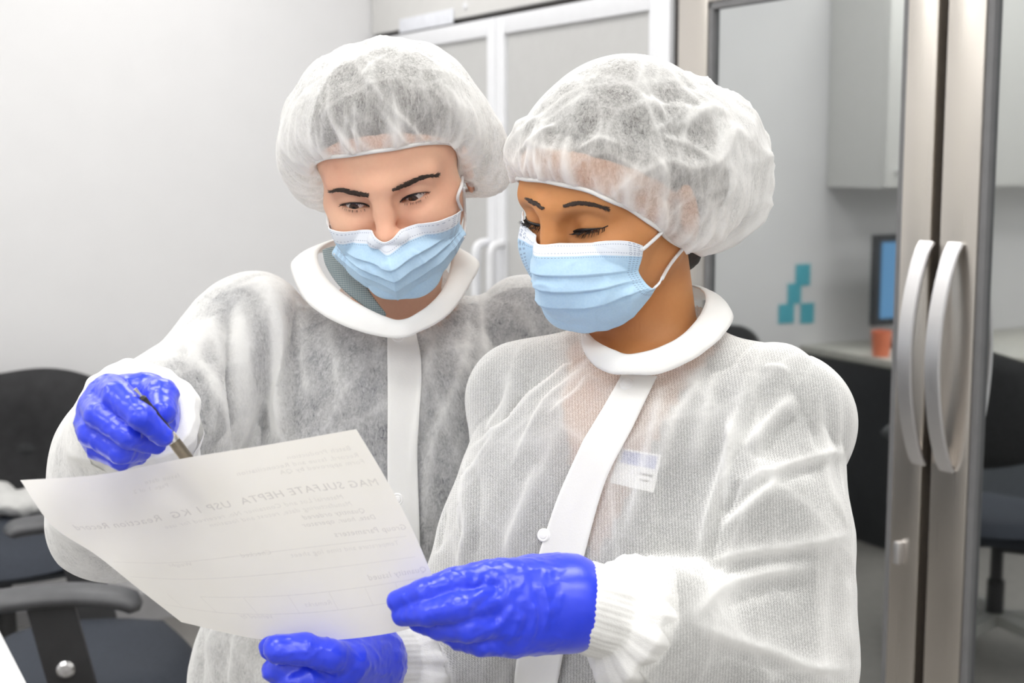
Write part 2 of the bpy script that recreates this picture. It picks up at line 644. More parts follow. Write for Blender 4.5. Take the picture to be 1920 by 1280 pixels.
HB = dict(  # right hand of the right person, under the sheet
    wrist=RwR,
    palm=[(hp((690, 1230, 1.225), (624, 1208, 1.180)), (.026, .014), .018), (hp((688, 1238, 1.225), (618, 1236, 1.172)), (.026, .0140), .018),
          (hp((686, 1250, 1.225), (622, 1266, 1.168)), (.025, .0135), .018), (hp((684, 1262, 1.225), (636, 1294, 1.170)), (.024, .012), .018),
          (hp((690, 1235, 1.215), (656, 1240, 1.165)), (.024, .017), .018)],
    fingers=[(hp((624, 1208, 1.180), (568, 1208, 1.172), (535, 1212, 1.166), (508, 1214, 1.158)), (.0130, .0118, .0108, .0098)),
             (hp((618, 1236, 1.172), (562, 1242, 1.152), (530, 1252, 1.146), (512, 1258, 1.150)), (.0130, .0116, .0104, .0092)),
             (hp((622, 1266, 1.168), (578, 1272, 1.146), (548, 1280, 1.143), (530, 1284, 1.150)), (.0125, .0110, .0098, .0086)),
             (hp((636, 1294, 1.170), (596, 1300, 1.150), (572, 1304, 1.148), (558, 1306, 1.155)), (.0115, .0098, .0090, .0080)),
             (hp((656, 1240, 1.165), (618, 1228, 1.142), (572, 1217, 1.133), (522, 1216, 1.128)), (.0155, .0128, .0124, .0118))])
HD = dict(  # left hand of the left person, hanging beside her
    wrist=LwL,
    palm=[([LwL, LwL + np.array([.02, -.01, -.085])], (.026, .017), .02), ([LwL, LwL + np.array([-.015, -.02, -.085])], (.026, .017), .02)],
    fingers=[([LwL + np.array([.028 - .015 * i, -.004 - .006 * i, -.085]), LwL + np.array([.026 - .015 * i, -.022 - .006 * i, -.125 - .004 * (i in (1, 2))]),
               LwL + np.array([.02 - .014 * i, -.012 - .006 * i, -.16 - .006 * (i in (1, 2))])], (.010, .009, .0075)) for i in range(4)]
    + [([LwL + np.array([.02, -.02, -.03]), LwL + np.array([.02, -.05, -.065]), LwL + np.array([.01, -.055, -.095])], (.012, .010, .0085))])


def make_body(HRt, TRt, arms, hands, head_opts):
    s = SDF()
    R, t = HRt
    add_head(s, R, t, **head_opts)
    zf = Z0 - TRt[1][2]
    nb = R @ np.array([0, .024, -.048]) + t
    tb = TRt[0] @ np.array([0, .020, -.02]) + TRt[1]
    s.rc(nb, tb, .046, .046, k=.022)
    add_torso(s, TRt[0], TRt[1], zf)
    for a, b, c in arms:
        s.chain([a, b], [.046, .038], .04); s.chain([b, c], [.039, .026], .02)
    for H in hands: hand_sdf(s, H, -.0022)
    return s


sdfL = make_body((LR, Lt), (LTR, LTt), [(LsR, LeR, LwR), (LsL, LeL, LwL)], [HC, HD], dict(eye_open=.0052, lid_drop=.0014, chin=.007))
sdfR = make_body((RR, Rt), (RTR, RTt), [(RsR, ReR, RwR), (RsL, ReL, RwL)], [HA, HB], dict(eye_open=.0014, lid_drop=.0030, chin=.015))


def head_only(R, t, opts):
    s = SDF(); add_head(s, R, t, **opts)
    return s


def person_mesh(s, HRt, hands):
    R, t = HRt
    c = t
    pts = np.array([q for q, b in s.wc()])
    lo = pts.min(0) - .16; hi = pts.max(0) + .16; lo[2] = -.01; hi[2] = c[2] + .15
    reg = [[(c[a] - .085, c[a] + .085, .0013)] for a in range(3)]
    reg[2] = [(c[2] - .06, c[2] + .06, .0013)]
    reg[1] = [(c[1] - .12, c[1] + .0, .0013)]
    for H in hands:
        q = np.concatenate([np.array(f[0]) for f in H['fingers']])
        for a in range(3): reg[a].append((q[:, a].min() - .015, q[:, a].max() + .015, .004))
    return mesh_sdf(s, axis(lo[0], hi[0], reg[0], .009), axis(lo[1], hi[1], reg[1], .009), axis(lo[2], hi[2], reg[2], .010))


def skin(name, base, red, dark):
    m = mat(name, base, .48, spec=.35)
    n = N(m); v = n.obj()
    f = n.noise(v, 22, 4); g = n.noise(v, 260, 3)
    c1 = n.ramp(f, [(.35, base), (.75, red)])
    mx = n.n('ShaderNodeMix', data_type='RGBA', i={'Factor': n.math('MULTIPLY', g, .25), 'B': (*dark, 1)})
    n.set(mx, 'A', c1)
    n.set(n.b, 'Base Color', mx.outputs['Result'])
    n.b.inputs['Subsurface Weight'].default_value = .12
    n.b.inputs['Subsurface Radius'].default_value = (.9, .35, .2)
    n.b.inputs['Subsurface Scale'].default_value = .006
    n.set(n.b, 'Normal', n.bump(n.noise(v, 900, 3), .12, .0006))
    return m


M = {}
M['skinL'] = skin('skin_fair', (.82, .50, .345), (.80, .42, .29), (.62, .33, .21))
M['skinR'] = skin('skin_tan', (.62, .285, .110), (.60, .255, .095), (.46, .18, .06))
M['hair'] = noisy('dark_hair', (.030, .020, .014), .45, var=.5, scale=60, bump=.4, bscale=300)
M['brow'] = noisy('brow_hair', (.045, .028, .020), .6, var=.3)
M['lash'] = noisy('lash_hair', (.008, .007, .008), .5, var=.3)


def person(name, label, s, HRt, hands, m):
    V, F = person_mesh(s, HRt, hands)
    me = mesh_np(name, V, F)
    o = link(name, me, m)
    tag(o, label, 'person', None, 'thing')
    return o


LL = 'person in white gown and blue mask holding a pen above the paper'
LRr = 'person in white gown, face half turned, holding the paper in both hands'
pL = person('person', LL, sdfL, (LR, Lt), [HC], M['skinL'])
pR = person('person', LRr, sdfR, (RR, Rt), [HA, HB], M['skinR'])
hL = head_only(LR, Lt, dict(eye_open=.0052, lid_drop=.0014, chin=.007))
hR = head_only(RR, Rt, dict(eye_open=.0014, lid_drop=.0030, chin=.015))
print('bodies', round(time.time() - T0, 1), len(pL.data.vertices), len(pR.data.vertices))


# eyes: white, iris and pupil are zones of one ball
def eye(parent, R, t, sx, look, iris):
    g = np.asarray(look, float); g /= np.linalg.norm(g)
    c = R @ np.array([sx * .031, -.0690, 0]) + t
    q = Vector((0, 0, 1)).rotation_difference(Vector(R @ g))
    mb = MB()
    n = 28; r = .0121
    angs = [0, 5, 9, 10.5, 14, 19, 24, 25.5, 27, 35, 50, 70, 90, 120, 150, 180]
    for i in range(len(angs) - 1):
        mb.cur = 2 if angs[i + 1] <= 9 else (1 if angs[i + 1] <= 26 else 0)
        V = []
        for a in (angs[i], angs[i + 1]):
            rr = r * (1.035 - .035 * min(1, a / 27) ** 2)
            for k in range(n):
                V.append(Vector(c) + q @ Vector((rr * sin(radians(a)) * cos(2 * pi * k / n), rr * sin(radians(a)) * sin(2 * pi * k / n), rr * cos(radians(a)))))
        mb.add(V, [[k, (k + 1) % n, n + (k + 1) % n, n + k] for k in range(n)])
    me = mesh_np('eye', mb.v, mb.f)
    bm = bmesh.new(); bm.from_mesh(me); bmesh.ops.remove_doubles(bm, verts=bm.verts[:], dist=1e-5); bmesh.ops.dissolve_degenerate(bm, edges=bm.edges[:], dist=1e-6)
    bmesh.ops.recalc_face_normals(bm, faces=bm.faces[:]); bm.to_mesh(me); bm.free()
    me.update()
    q2 = q.inverted()
    ob = link('eye', me, [M['eyewhite'], iris, M['pupil']], parent)
    for p in me.polygons:
        d = (q2 @ (p.center - Vector(c))).normalized()
        a = math.degrees(math.acos(max(-1, min(1, d.z))))
        p.material_index = 2 if a < 9.5 else (1 if a < 26 else 0)
    return ob


M['eyewhite'] = mat('eye_white', (.72, .66, .62), .12, spec=.6)
M['iris'] = noisy('iris_brown', (.060, .026, .012), .12, var=.5, scale=900)
M['pupil'] = mat('pupil', (.004, .004, .004), .06)
for sx in (-1, 1):
    eye(pL, LR, Lt, sx, (-.12, -1, -.40), M['iris'])
    eye(pR, RR, Rt, sx, (-.10, -1, -.50), M['iris'])


def strip_hairs(name, parent, s, cent, wid, mat_, n, length, lift, rnd, base=True, dirv=None, w=.00035, jit=.35):
    """hairs growing along an image-space centre line carried onto the skin"""
    cen = catmull(cent, 40); wd = np.interp(np.linspace(0, 1, 40), np.linspace(0, 1, len(wid)), wid)
    tan = np.gradient(cen, axis=0); tan /= np.linalg.norm(tan, axis=1)[:, None]
    nor = np.stack([-tan[:, 1], tan[:, 0]], 1)
    mb = MB()
    if base:
        rows = []
        for k in (-1, -.5, 0, .5, 1):
            p, h = s.pix(cen + nor * (wd * .55 * k)[:, None])
            g = s.grad(p); rows.append(p + g * (.0007 if abs(k) < .9 else -.0006))
        A = np.array(rows)
        mb.add(A.reshape(-1, 3), grid_faces(5, 40).tolist())
    rs = random.Random(rnd)
    for _ in range(n):
        u = rs.random() * 38; i = int(u); k = rs.uniform(-1, 1)
        xy = cen[i] + (cen[i + 1] - cen[i]) * (u - i) + nor[i] * wd[i] * k
        a = tan[i] * (1 if dirv is None else dirv) + nor[i] * (-k * .5 + rs.uniform(-jit, jit))
        p, h = s.pix([xy, xy + a * length * .5, xy + a * length])
        if not h.all() or np.linalg.norm(p[2] - p[0]) > .012: continue
        g = s.grad(p)
        q = p + g * np.array([.0002, lift * .7, lift])[:, None]
        mb.tube(q, w, 4, scale=[1, .8, .25])
    return mb.build(name, mat_, parent, smooth=True)


def lashes(parent, s, R, t, sx, spread, n, ln, down, liner, wing, opts):
    """upper lash line and single lashes along the rim of the lid opening"""
    eo, ld = opts['eye_open'], opts['lid_drop']
    c = np.array([sx * .031, -.0690, 0])
    us = np.linspace(-.98, .98 + wing, 30)
    pts = []
    for u in us:
        uu = min(max(u, -1), 1)
        zc = -.0022 + .0022 * u - ld + max(0, u - .98) * .004
        z = zc + eo * (1 - uu * uu) ** .8 + .0004
        p = np.array([sx * (.031 + u * .0155), -.12, z])
        w = R @ p + t; d = R @ np.array([0, 1.0, 0])
        q, h = s.march(w, d, 0, .09)
        pts.append(q[0])
    pts = np.array(pts); g = s.grad(pts)
    mb = MB()
    mb.tube(pts + g * .0003, liner, 6, scale=[.35 + .65 * sin(pi * min(1, (i + 2) / 24)) for i in range(30)])
    rs = random.Random(int(sx * 5 + 50))
    for i in range(n):
        k = int(rs.uniform(2, 28)); u = us[k]
        dl = np.array([sx * (u * .55 + rs.uniform(-.15, .15)), -1.0, -down + rs.uniform(-.15, .15)])
        dl /= np.linalg.norm(dl)
        L = ln * rs.uniform(.7, 1.1)
        a = pts[k] + g[k] * .0002
        b = a + R @ dl * L * .5
        e = a + R @ (dl + np.array([0, 0, .35])) * L
        mb.tube([a, b, e], .00036, 4, scale=[1, .8, .2])
    # short lower lashes
    for i in range(n // 2):
        u = rs.uniform(-.7, .85); zc = -.0022 + .0022 * u - ld; z = zc - .0026 * (1 - abs(u) ** 2.2) - .0004
        w = R @ np.array([sx * (.031 + u * .0155), -.12, z]) + t
        q, h = s.march(w, R @ np.array([0, 1.0, 0]), 0, .09)
        a = q[0]; e = a + R @ np.array([sx * u * .4, -.8, -.8]) * ln * .42
        mb.tube([a, (a + e) / 2, e], .00018, 4, scale=[1, .8, .2])
    return mb.build('eyelashes', M['lash'], parent, smooth=True)


oL = dict(eye_open=.0052, lid_drop=.0014, chin=.007); oR = dict(eye_open=.0014, lid_drop=.0030, chin=.015)
for sx in (-1, 1):
    lashes(pL, hL, LR, Lt, sx, 1, 34, .006, .35, .0010, .08, oL)
    lashes(pR, hR, RR, Rt, sx, 1, 60, .0095, .75, .0015, .26, oR)
strip_hairs('eyebrow', pL, hL, [(692, 366), (665, 362), (640, 356), (615, 360)], [4, 5.2, 4, 1.0], M['brow'], 360, 10, .0008, 1)
strip_hairs('eyebrow', pL, hL, [(735, 357), (762, 345), (790, 333), (818, 328)], [3, 5, 4.6, 1.0], M['brow'], 360, 10, .0008, 2)
strip_hairs('eyebrow', pR, hR, [(1056, 387), (1082, 381), (1110, 383), (1138, 391)], [3.2, 4.8, 4.2, 1.0], M['brow'], 360, 10, .0008, 3)
strip_hairs('eyebrow', pR, hR, [(1020, 392), (1008, 384), (997, 378), (989, 373)], [3.5, 5, 5, 2], M['brow'], 90, 6, .0008, 4)
print('faces', round(time.time() - T0, 1))
# ------------------------------------------------------------------ thin cloth materials
def thin_cloth(name, color, T, pattern, scale, trans=.25, mott=.35, dense_T=.12, tint=(1, 1, 1), rough=.6):
    """non-woven cloth: part of the light passes straight through, more of it is stopped where the cloth is seen
    on edge or lies double ('dense' on the mesh)"""
    m = bpy.data.materials.new(name); m.use_nodes = True
    n = N(m); n.t.nodes.remove(n.b)
    v = n.obj()
    lw = n.n('ShaderNodeLayerWeight', i={'Blend': .5}).outputs['Facing']
    cosv = n.math('MAXIMUM', n.math('SUBTRACT', 1.0, lw), .22)
    den = n.n('ShaderNodeAttribute', attribute_name='dense').outputs['Fac']
    a = n.noise(v, 55, 6, .7, .6); b = n.noise(v, 420, 3, .6)
    mt = n.math('MULTIPLY_ADD', n.math('ADD', n.math('MULTIPLY', a, .65), n.math('MULTIPLY', b, .35)), 2 * mott, 1 - mott)
    if pattern == 'dots':
        mp = n.n('ShaderNodeMapping', i={'Vector': v, 'Rotation': (0, 0, radians(25)), 'Scale': (1, .0, 1)})
        mp2 = n.n('ShaderNodeMapping', i={'Vector': mp.outputs[0], 'Rotation': (0, radians(38), 0)})
        vo = n.n('ShaderNodeTexVoronoi', i={'Vector': mp2.outputs[0], 'Scale': scale, 'Randomness': .3}).outputs['Distance']
        hole = n.math('SUBTRACT', 1.25, n.math('MULTIPLY', vo, 1.15), clamp=False)
        mt = n.math('MULTIPLY', mt, hole)
    elif pattern == 'fibre':
        mp = n.n('ShaderNodeMapping', i={'Vector': v, 'Scale': (1, 1, .35)})
        fb = n.noise(mp.outputs[0], scale, 5, .75, 1.4)
        mt = n.math('MULTIPLY', mt, n.math('MULTIPLY_ADD', fb, 1.6, .20))
    t0 = n.math('MULTIPLY', mt, T)
    dn = n.math('SUBTRACT', 1.0, n.math('MULTIPLY', den, 1 - dense_T), clamp=True)
    t1 = n.math('MULTIPLY', t0, dn, clamp=True)
    tt = n.math('POWER', n.math('MINIMUM', n.math('MAXIMUM', t1, .002), .95), n.math('DIVIDE', 1.0, cosv))
    df = n.n('ShaderNodeBsdfDiffuse', i={'Color': (*color, 1), 'Roughness': rough})
    tl = n.n('ShaderNodeBsdfTranslucent', i={'Color': (*color, 1)})
    tr = n.n('ShaderNodeBsdfTransparent', i={'Color': (*tint, 1)})
    bp = n.bump(n.math('ADD', n.noise(v, 700, 3), n.noise(v, 90, 3)), .25, .0008)
    n.set(df, 'Normal', bp)
    m1 = n.n('ShaderNodeMixShader', i={0: trans, 1: df.outputs[0], 2: tl.outputs[0]})
    m2 = n.n('ShaderNodeMixShader', i={0: tt, 1: m1.outputs[0], 2: tr.outputs[0]})
    n.set(n.out, 'Surface', m2.outputs[0])
    return m


WHITE = (.95, .95, .935)
M['gownL'] = thin_cloth('gown_cloth_fibre', WHITE, .58, 'fibre', 240, mott=.7)
M['gownR'] = thin_cloth('gown_cloth_dotted', WHITE, .72, 'dots', 900, mott=.25)
M['cap'] = thin_cloth('cap_cloth', WHITE, .68, 'fibre', 300, mott=.45)
M['placket'] = thin_cloth('double_cloth', WHITE, .14, '', 1, mott=.2, trans=.12)
M['knit'] = noisy('knit_white', (.86, .86, .84), .8, var=.03, scale=120, bump=.35, bscale=900)
M['snap'] = mat('snap_plastic', (.88, .88, .87), .3)
M['elastic'] = noisy('elastic_white', (.86, .86, .84), .7, var=.04, bump=.3, bscale=1200)


def set_dense(o, a):
    at = o.data.attributes.new('dense', 'FLOAT', 'POINT')
    at.data.foreach_set('value', np.clip(a, 0, 1).astype(np.float32))


# ------------------------------------------------------------------ hair and caps
def hair_sdf(R, t, bun, bunr, low=False):
    s = SDF(); s.frame(R, t)
    s.el((0, .018, .044), (.0795, .097, .083))
    s.el((0, -.029, .036), (.0715, .0655, .068), k=.02)
    s.rc((0, .06, -.02), (0, .062, -.055), .050, .042, k=.03)
    s.fn(lambda p: np.maximum((p[:, 2] - .066 + .75 * (p[:, 1] + .08)) / 1.25, p[:, 1] - .035), (0, -.05, 0), .25, k=.01, op='s')
    s.el(bun, bunr, k=.02)
    return s


def add_hair(parent, R, t, bun, bunr):
    s = hair_sdf(R, t, bun, bunr)
    V, F = mesh_sdf(s, *[axis(t[a] - .2, t[a] + .2, [], .004) for a in range(3)])
    q = (V - t) @ R
    n = vnorm(V, F)
    V = V + n * (np.abs(perlin(q * np.array([160, 40, 60]))) * .0025)[:, None]
    me = mesh_np('hair', V, F)
    link('hair', me, M['hair'], parent)
    return s


hairL = add_hair(pL, LR, Lt, (0.0, .098, .035), (.040, .034, .040))
hairR = add_hair(pR, RR, Rt, (0.0, .108, -.012), (.042, .040, .040))


class Multi:
    def __init__(s, *a): s.a = a
    def ev(s, p): return np.minimum.reduce([x.ev(p) for x in s.a])
    grad = SDF.grad; march = SDF.march; pix = SDF.pix


hhL = Multi(hL, hairL); hhR = Multi(hR, hairR)


def make_cap(parent, hs, R, t, ztab, btab, top, back, droop, nf, seed, crum, apex=(0, .02)):
    """elastic edge lying on the head, puffed bag above it"""
    rs = np.random.RandomState(seed)
    nt, ns = 420, 84
    th = np.linspace(0, 2 * pi, nt, endpoint=False)
    deg = np.degrees(th)
    per = lambda tab: np.interp(deg, [a for a, b in tab], [b for a, b in tab])
    z0 = per(ztab); rb = per(btab)
    k = np.ones(15) / 15
    sm = lambda a: np.convolve(np.concatenate([a[-7:], a, a[:7]]), k, 'valid')
    z0 = sm(sm(z0)); rb = sm(sm(rb))
    dirl = np.stack([np.sin(th), -np.cos(th), 0 * th], 1)
    org = np.array([0, .012, 0]) + dirl * .2; org[:, 2] = z0
    pw, h = hs.march((org @ R.T + t), (-dirl) @ R.T, 0, .2)
    E = (pw - t) @ R
    E += dirl * .0015
    r0 = np.linalg.norm(E[:, :2] - np.array([0, .012]), axis=1); r0 = sm(r0)
    s = np.linspace(0, 1, ns) ** 1.15
    ax, ay = apex
    V = np.zeros((ns, nt, 3))
    dr = per(droop)
    dr = sm(sm(dr))
    for i, u in enumerate(s):
        b0, b1, b2, b3 = (1 - u) ** 3, 3 * u * (1 - u) ** 2, 3 * u * u * (1 - u), u ** 3
        r = b0 * r0 + b1 * rb * 1.18 + b2 * rb * 1.06
        z = b0 * z0 + b1 * (z0 - dr) + b2 * top + b3 * top
        c = np.array([0, .012]) * (b0 + b1) + np.array([ax, ay]) * (b2 + b3)
        V[i, :, 0] = c[0] + dirl[:, 0] * r; V[i, :, 1] = c[1] + dirl[:, 1] * r; V[i, :, 2] = z
    V = V.reshape(-1, 3); F = grid_faces(ns, nt, True)
    nrm = vnorm(V, F)
    if (nrm[nt * 40] @ (V[nt * 40] - np.array([0, .012, .05]))) < 0: nrm = -nrm
    S = np.repeat(s, nt); TH = np.tile(th, ns)
    d = np.zeros(len(V)); dense = np.zeros(len(V))
    for f in range(nf):
        c = rs.uniform(0, 2 * pi); wdt = rs.uniform(.012, .035); ln = rs.uniform(.12, .5); a = rs.uniform(.0012, .0042); sl = rs.normal() * .25
        dt = (TH - c - sl * S + pi) % (2 * pi) - pi
        g = np.exp(-np.abs(dt) / (wdt * (1 + 1.5 * S))) * np.exp(-(S / ln) ** 2) * np.minimum(1, S / .05)
        d += a * g; dense += .55 * g
    env = np.clip((S - .05) / .2, 0, 1)
    f1, f2 = worley(V * crum[3] + 3); edge = np.exp(-(f2 - f1) / .07)
    d += crum[4] * (np.sqrt(f1 * f1 + .04) - .55) * env; dense += crum[5] * edge * env
    d += .0040 * perlin(V * 13 + 3) * env + .0016 * perlin(V * 34 + 8) * env
    # sharp creases of the thin cloth: short ridges in all directions
    for f in range(crum[0]):
        i = rs.randint(len(V)); 
        tan = np.cross(nrm[i], rs.normal(size=3)); tan /= np.linalg.norm(tan)
        if rs.rand() < crum[2]:
            up_ = np.array([0, 0, 1.0]); tan = up_ - nrm[i] * (up_ @ nrm[i]) + .25 * tan; tan /= max(np.linalg.norm(tan), 1e-6)
        L = rs.uniform(.018, .055)
        q = np.array([V[i] - tan * L, V[i] + nrm[i] * -.002 + np.cross(tan, nrm[i]) * rs.normal() * .006, V[i] + tan * L])
        sub = np.where(np.abs(V - V[i]).max(1) < L + .02)[0]
        pd, par = polydist(V[sub], q)
        w_ = rs.uniform(.0022, .0050); a_ = crum[1] * rs.uniform(.4, 1.2) * rs.choice([1, 1, 1, -.6])
        g = np.exp(-pd / w_) * np.sin(pi * np.clip(par, 0, 1)) ** .6
        d[sub] += a_ * g * env[sub]; dense[sub] += (.42 if a_ > 0 else .1) * np.exp(-pd / (w_ * .7)) * np.sin(pi * np.clip(par, 0, 1)) ** .6 * env[sub]
    V = V + nrm * d[:, None]
    # stay outside hair and skin
    W = V @ R.T + t
    for _ in range(3):
        q = hs.ev(W); lim = np.where(S < .08, .0012, .0042); bad = q < lim
        if not bad.any(): break
        W[bad] += hs.grad(W[bad]) * (lim[bad] + .0002 - q[bad])[:, None]
    me = mesh_np('bouffant_cap', W, F)
    o = link('bouffant_cap', me, M['cap'], parent)
    set_dense(o, dense + .35 * np.exp(-S / .03))
    mb = MB()
    mb.tube((E + dirl * .0008) @ R.T + t, .0021, 8, closed=True)
    mb.build('elastic_edge', M['elastic'], o, smooth=True)
    return o


capL = make_cap(pL, hhL, LR, Lt,
                [(0, .055), (30, .051), (55, .036), (72, .000), (88, -.036), (140, -.048), (180, -.058), (220, -.045), (265, -.030), (285, .002), (305, .034), (330, .051), (360, .055)],
                [(0, .100), (45, .108), (90, .128), (135, .125), (180, .128), (225, .128), (270, .132), (315, .110), (360, .100)],
                .139, 0, [(0, -.040), (45, -.026), (75, .020), (95, .045), (180, .02), (265, .045), (285, .020), (315, -.026), (360, -.040)], 130, 3, (60, .0026, .7, np.array([30, 30, 13]), .006, .26), (0, .012))
capR = make_cap(pR, hhR, RR, Rt,
                [(0, .043), (25, .034), (42, .013), (58, -.012), (74, -.034), (90, -.046), (130, -.054), (180, -.062), (230, -.045), (270, -.020), (300, .014), (330, .038), (360, .043)],
                [(0, .102), (45, .105), (90, .120), (135, .150), (180, .166), (225, .142), (270, .112), (315, .101), (360, .099)],
                .112, 0, [(0, -.040), (40, -.036), (75, -.02), (110, .012), (180, .026), (270, .03), (320, -.02), (360, -.040)], 120, 5, (120, .0040, .25, 21, .013, .36), (0, .03))
print('caps', round(time.time() - T0, 1))

# ------------------------------------------------------------------ masks


def lp(R, t, x, y, yl):
    """point seen at image position (x, y) on the plane y = yl of a head frame"""
    d = FW + (x - 960) / FPX * RT - (y - 640) / FPX * UP
    o = R.T @ (CAM - t); dd = R.T @ d
    k = (yl - o[1]) / dd[1]
    return CAM + k * d


def mask_mat():
    m = mat('mask_cloth', (.44, .66, .84), .75, spec=.15)
    n = N(m)
    uv = n.n('ShaderNodeUVMap', uv_map='UVMap').outputs[0]
    sp = n.n('ShaderNodeSeparateXYZ', i={0: uv}); u, v = sp.outputs[0], sp.outputs[1]
    band = n.math('LESS_THAN', v, .205)
    fr = n.math('FRACT', n.math('MULTIPLY', u, 62)); dash = n.math('LESS_THAN', n.math('ABSOLUTE', n.math('SUBTRACT', fr, .5)), .24)
    rows = None
    for c in (.045, .165, .225):
        q = n.math('LESS_THAN', n.math('ABSOLUTE', n.math('SUBTRACT', v, c)), .0062)
        rows = q if rows is None else n.math('MAXIMUM', rows, q)
    dots = n.math('MULTIPLY', rows, dash)
    fv = n.math('FRACT', n.math('MULTIPLY', v, 30)); dv = n.math('LESS_THAN', n.math('ABSOLUTE', n.math('SUBTRACT', fv, .5)), .2)
    cols = None
    for c in (.03, .055, .08, .92, .945, .97):
        q = n.math('LESS_THAN', n.math('ABSOLUTE', n.math('SUBTRACT', u, c)), .0075)
        cols = q if cols is None else n.math('MAXIMUM', cols, q)
    dots = n.math('MAXIMUM', dots, n.math('MULTIPLY', cols, dv))
    dots = n.math('MULTIPLY', dots, .55)
    mot = n.noise(n.obj(), 500, 4)
    blue = n.ramp(mot, [(.3, (.46, .67, .87)), (.7, (.52, .72, .90))])
    m1 = n.n('ShaderNodeMix', data_type='RGBA', i={'Factor': band, 'B': (.80, .85, .92, 1)}); n.set(m1, 'A', blue)
    m2 = n.n('ShaderNodeMix', data_type='RGBA', i={'Factor': dots, 'A': m1.outputs['Result'], 'B': (.16, .22, .36, 1)})
    n.set(n.b, 'Base Color', m2.outputs['Result'])
    n.set(n.b, 'Normal', n.bump(mot, .15, .0005))
    n.b.inputs['Sheen Weight'].default_value = .15
    return m


M['mask'] = mask_mat()
M['maskin'] = mat('mask_lining', (.85, .87, .90), .8, spec=.1)
M['loop'] = noisy('ear_loop_cord', (.86, .87, .88), .8, bump=.3, bscale=1500)


def make_mask(parent, hs, R, t, rows, vs, loops, keel):
    C = [[lp(R, t, *q) for q in r] for r in rows]
    mu, mv = 121, 81
    G = grid_surf(C, mu, mv)
    # row parameter -> v
    v = np.interp(np.linspace(0, len(rows) - 1, mv), range(len(rows)), vs)
    u = np.linspace(0, 1, mu)
    V = G.reshape(-1, 3); F = grid_faces(mv, mu)
    nr = vnorm(V, F)
    fwd = R @ np.array([0, -1, 0])
    if (nr @ fwd).mean() < 0: F = F[:, ::-1]; nr = -nr
    U = np.tile(u, mv); VV = np.repeat(v, mu)
    side = np.clip(np.minimum(U, 1 - U) / .16, 0, 1) ** .7
    saw = np.zeros(len(V))
    for c, a in ((.44, .0030), (.60, .0034), (.76, .0030)):
        q = np.clip((VV - c + .16) / .16, 0, 1); saw += np.where(VV < c, a * q ** 1.5, 0)
    d = saw * side
    d += .0012 * perlin(V * 55) * np.clip(VV * 3, 0, 1) + .0016 * np.clip(ridged(V * 26) - .8, 0, 1)
    if keel: d += keel * np.exp(-np.abs(U - .5) / .035) * np.clip((VV - .2) / .3, 0, 1)
    V = V + nr * d[:, None]
    for _ in range(4):
        q = hs.ev(V); bad = q < .0028
        if not bad.any(): break
        V[bad] += hs.grad(V[bad]) * (.0030 - q[bad])[:, None]
    me = mesh_np('face_mask', V, F)
    uv = me.uv_layers.new(name='UVMap')
    li = np.zeros(len(me.loops), int); me.loops.foreach_get('vertex_index', li)
    uv.data.foreach_set('uv', np.stack([U[li], VV[li]], 1).ravel())
    o = link('face_mask', me, [M['mask'], M['maskin']], parent)
    sol = o.modifiers.new('thick', 'SOLIDIFY'); sol.thickness = .0011; sol.offset = -1; sol.material_offset = 1; sol.material_offset_rim = 1
    V3 = V.reshape(mv, mu, 3)
    for (iv, iu), pts in loops:
        a = V3[iv, iu]
        q = []
        for e in pts:
            if e[0] > 5:
                p, h = hs.pix([e[:2]], e[2])
            else:                       # given on the side of the head, in its own frame
                p, h = hs.march(R @ np.array([np.sign(e[0]) * .2, e[1], e[2]]) + t, R @ np.array([-np.sign(e[0]), 0, 0]), 0, .2, .002)
            if h[0]: q.append(p[0])
        c = catmull(np.vstack([a[None], np.array(q)]), 24)
        MB().tube(c, .0017, 8).build('ear_loop', M['loop'], o, smooth=True)
    return o


maskL = make_mask(pL, hL, LR, Lt, [
    [(617, 417, -.048), (658, 430, -.082), (698, 432, -.098), (722, 453, -.115), (757, 428, -.098), (803, 412, -.080), (852, 386, -.042)],
    [(622, 441, -.048), (660, 456, -.088), (700, 462, -.104), (727, 480, -.121), (762, 456, -.104), (808, 437, -.085), (857, 408, -.047)],
    [(629, 458, -.048), (668, 488, -.094), (706, 503, -.111), (737, 514, -.126), (772, 492, -.110), (816, 466, -.090), (866, 426, -.050)],
    [(623, 473, -.049), (672, 512, -.090), (712, 530, -.104), (743, 540, -.114), (778, 526, -.103), (828, 492, -.084), (873, 439, -.052)],
    [(628, 484, -.044), (670, 526, -.070), (709, 548, -.082), (746, 556, -.087), (785, 546, -.082), (836, 503, -.066), (870, 448, -.044)]],
    [0, .22, .5, .8, 1], [((2, 118), [(858, 372, .003), (865, 348, .003), (867, 330, .002)]), ((60, 118), [(872, 415, .004), (871, 385, .003), (869, 352, .002)]),
                          ((2, 2), [(-1, -.030, -.018), (-1, -.012, -.012), (-1, .002, -.006)]), ((60, 2), [(-1, -.026, -.052), (-1, -.008, -.042), (-1, .004, -.030)])], .0035)
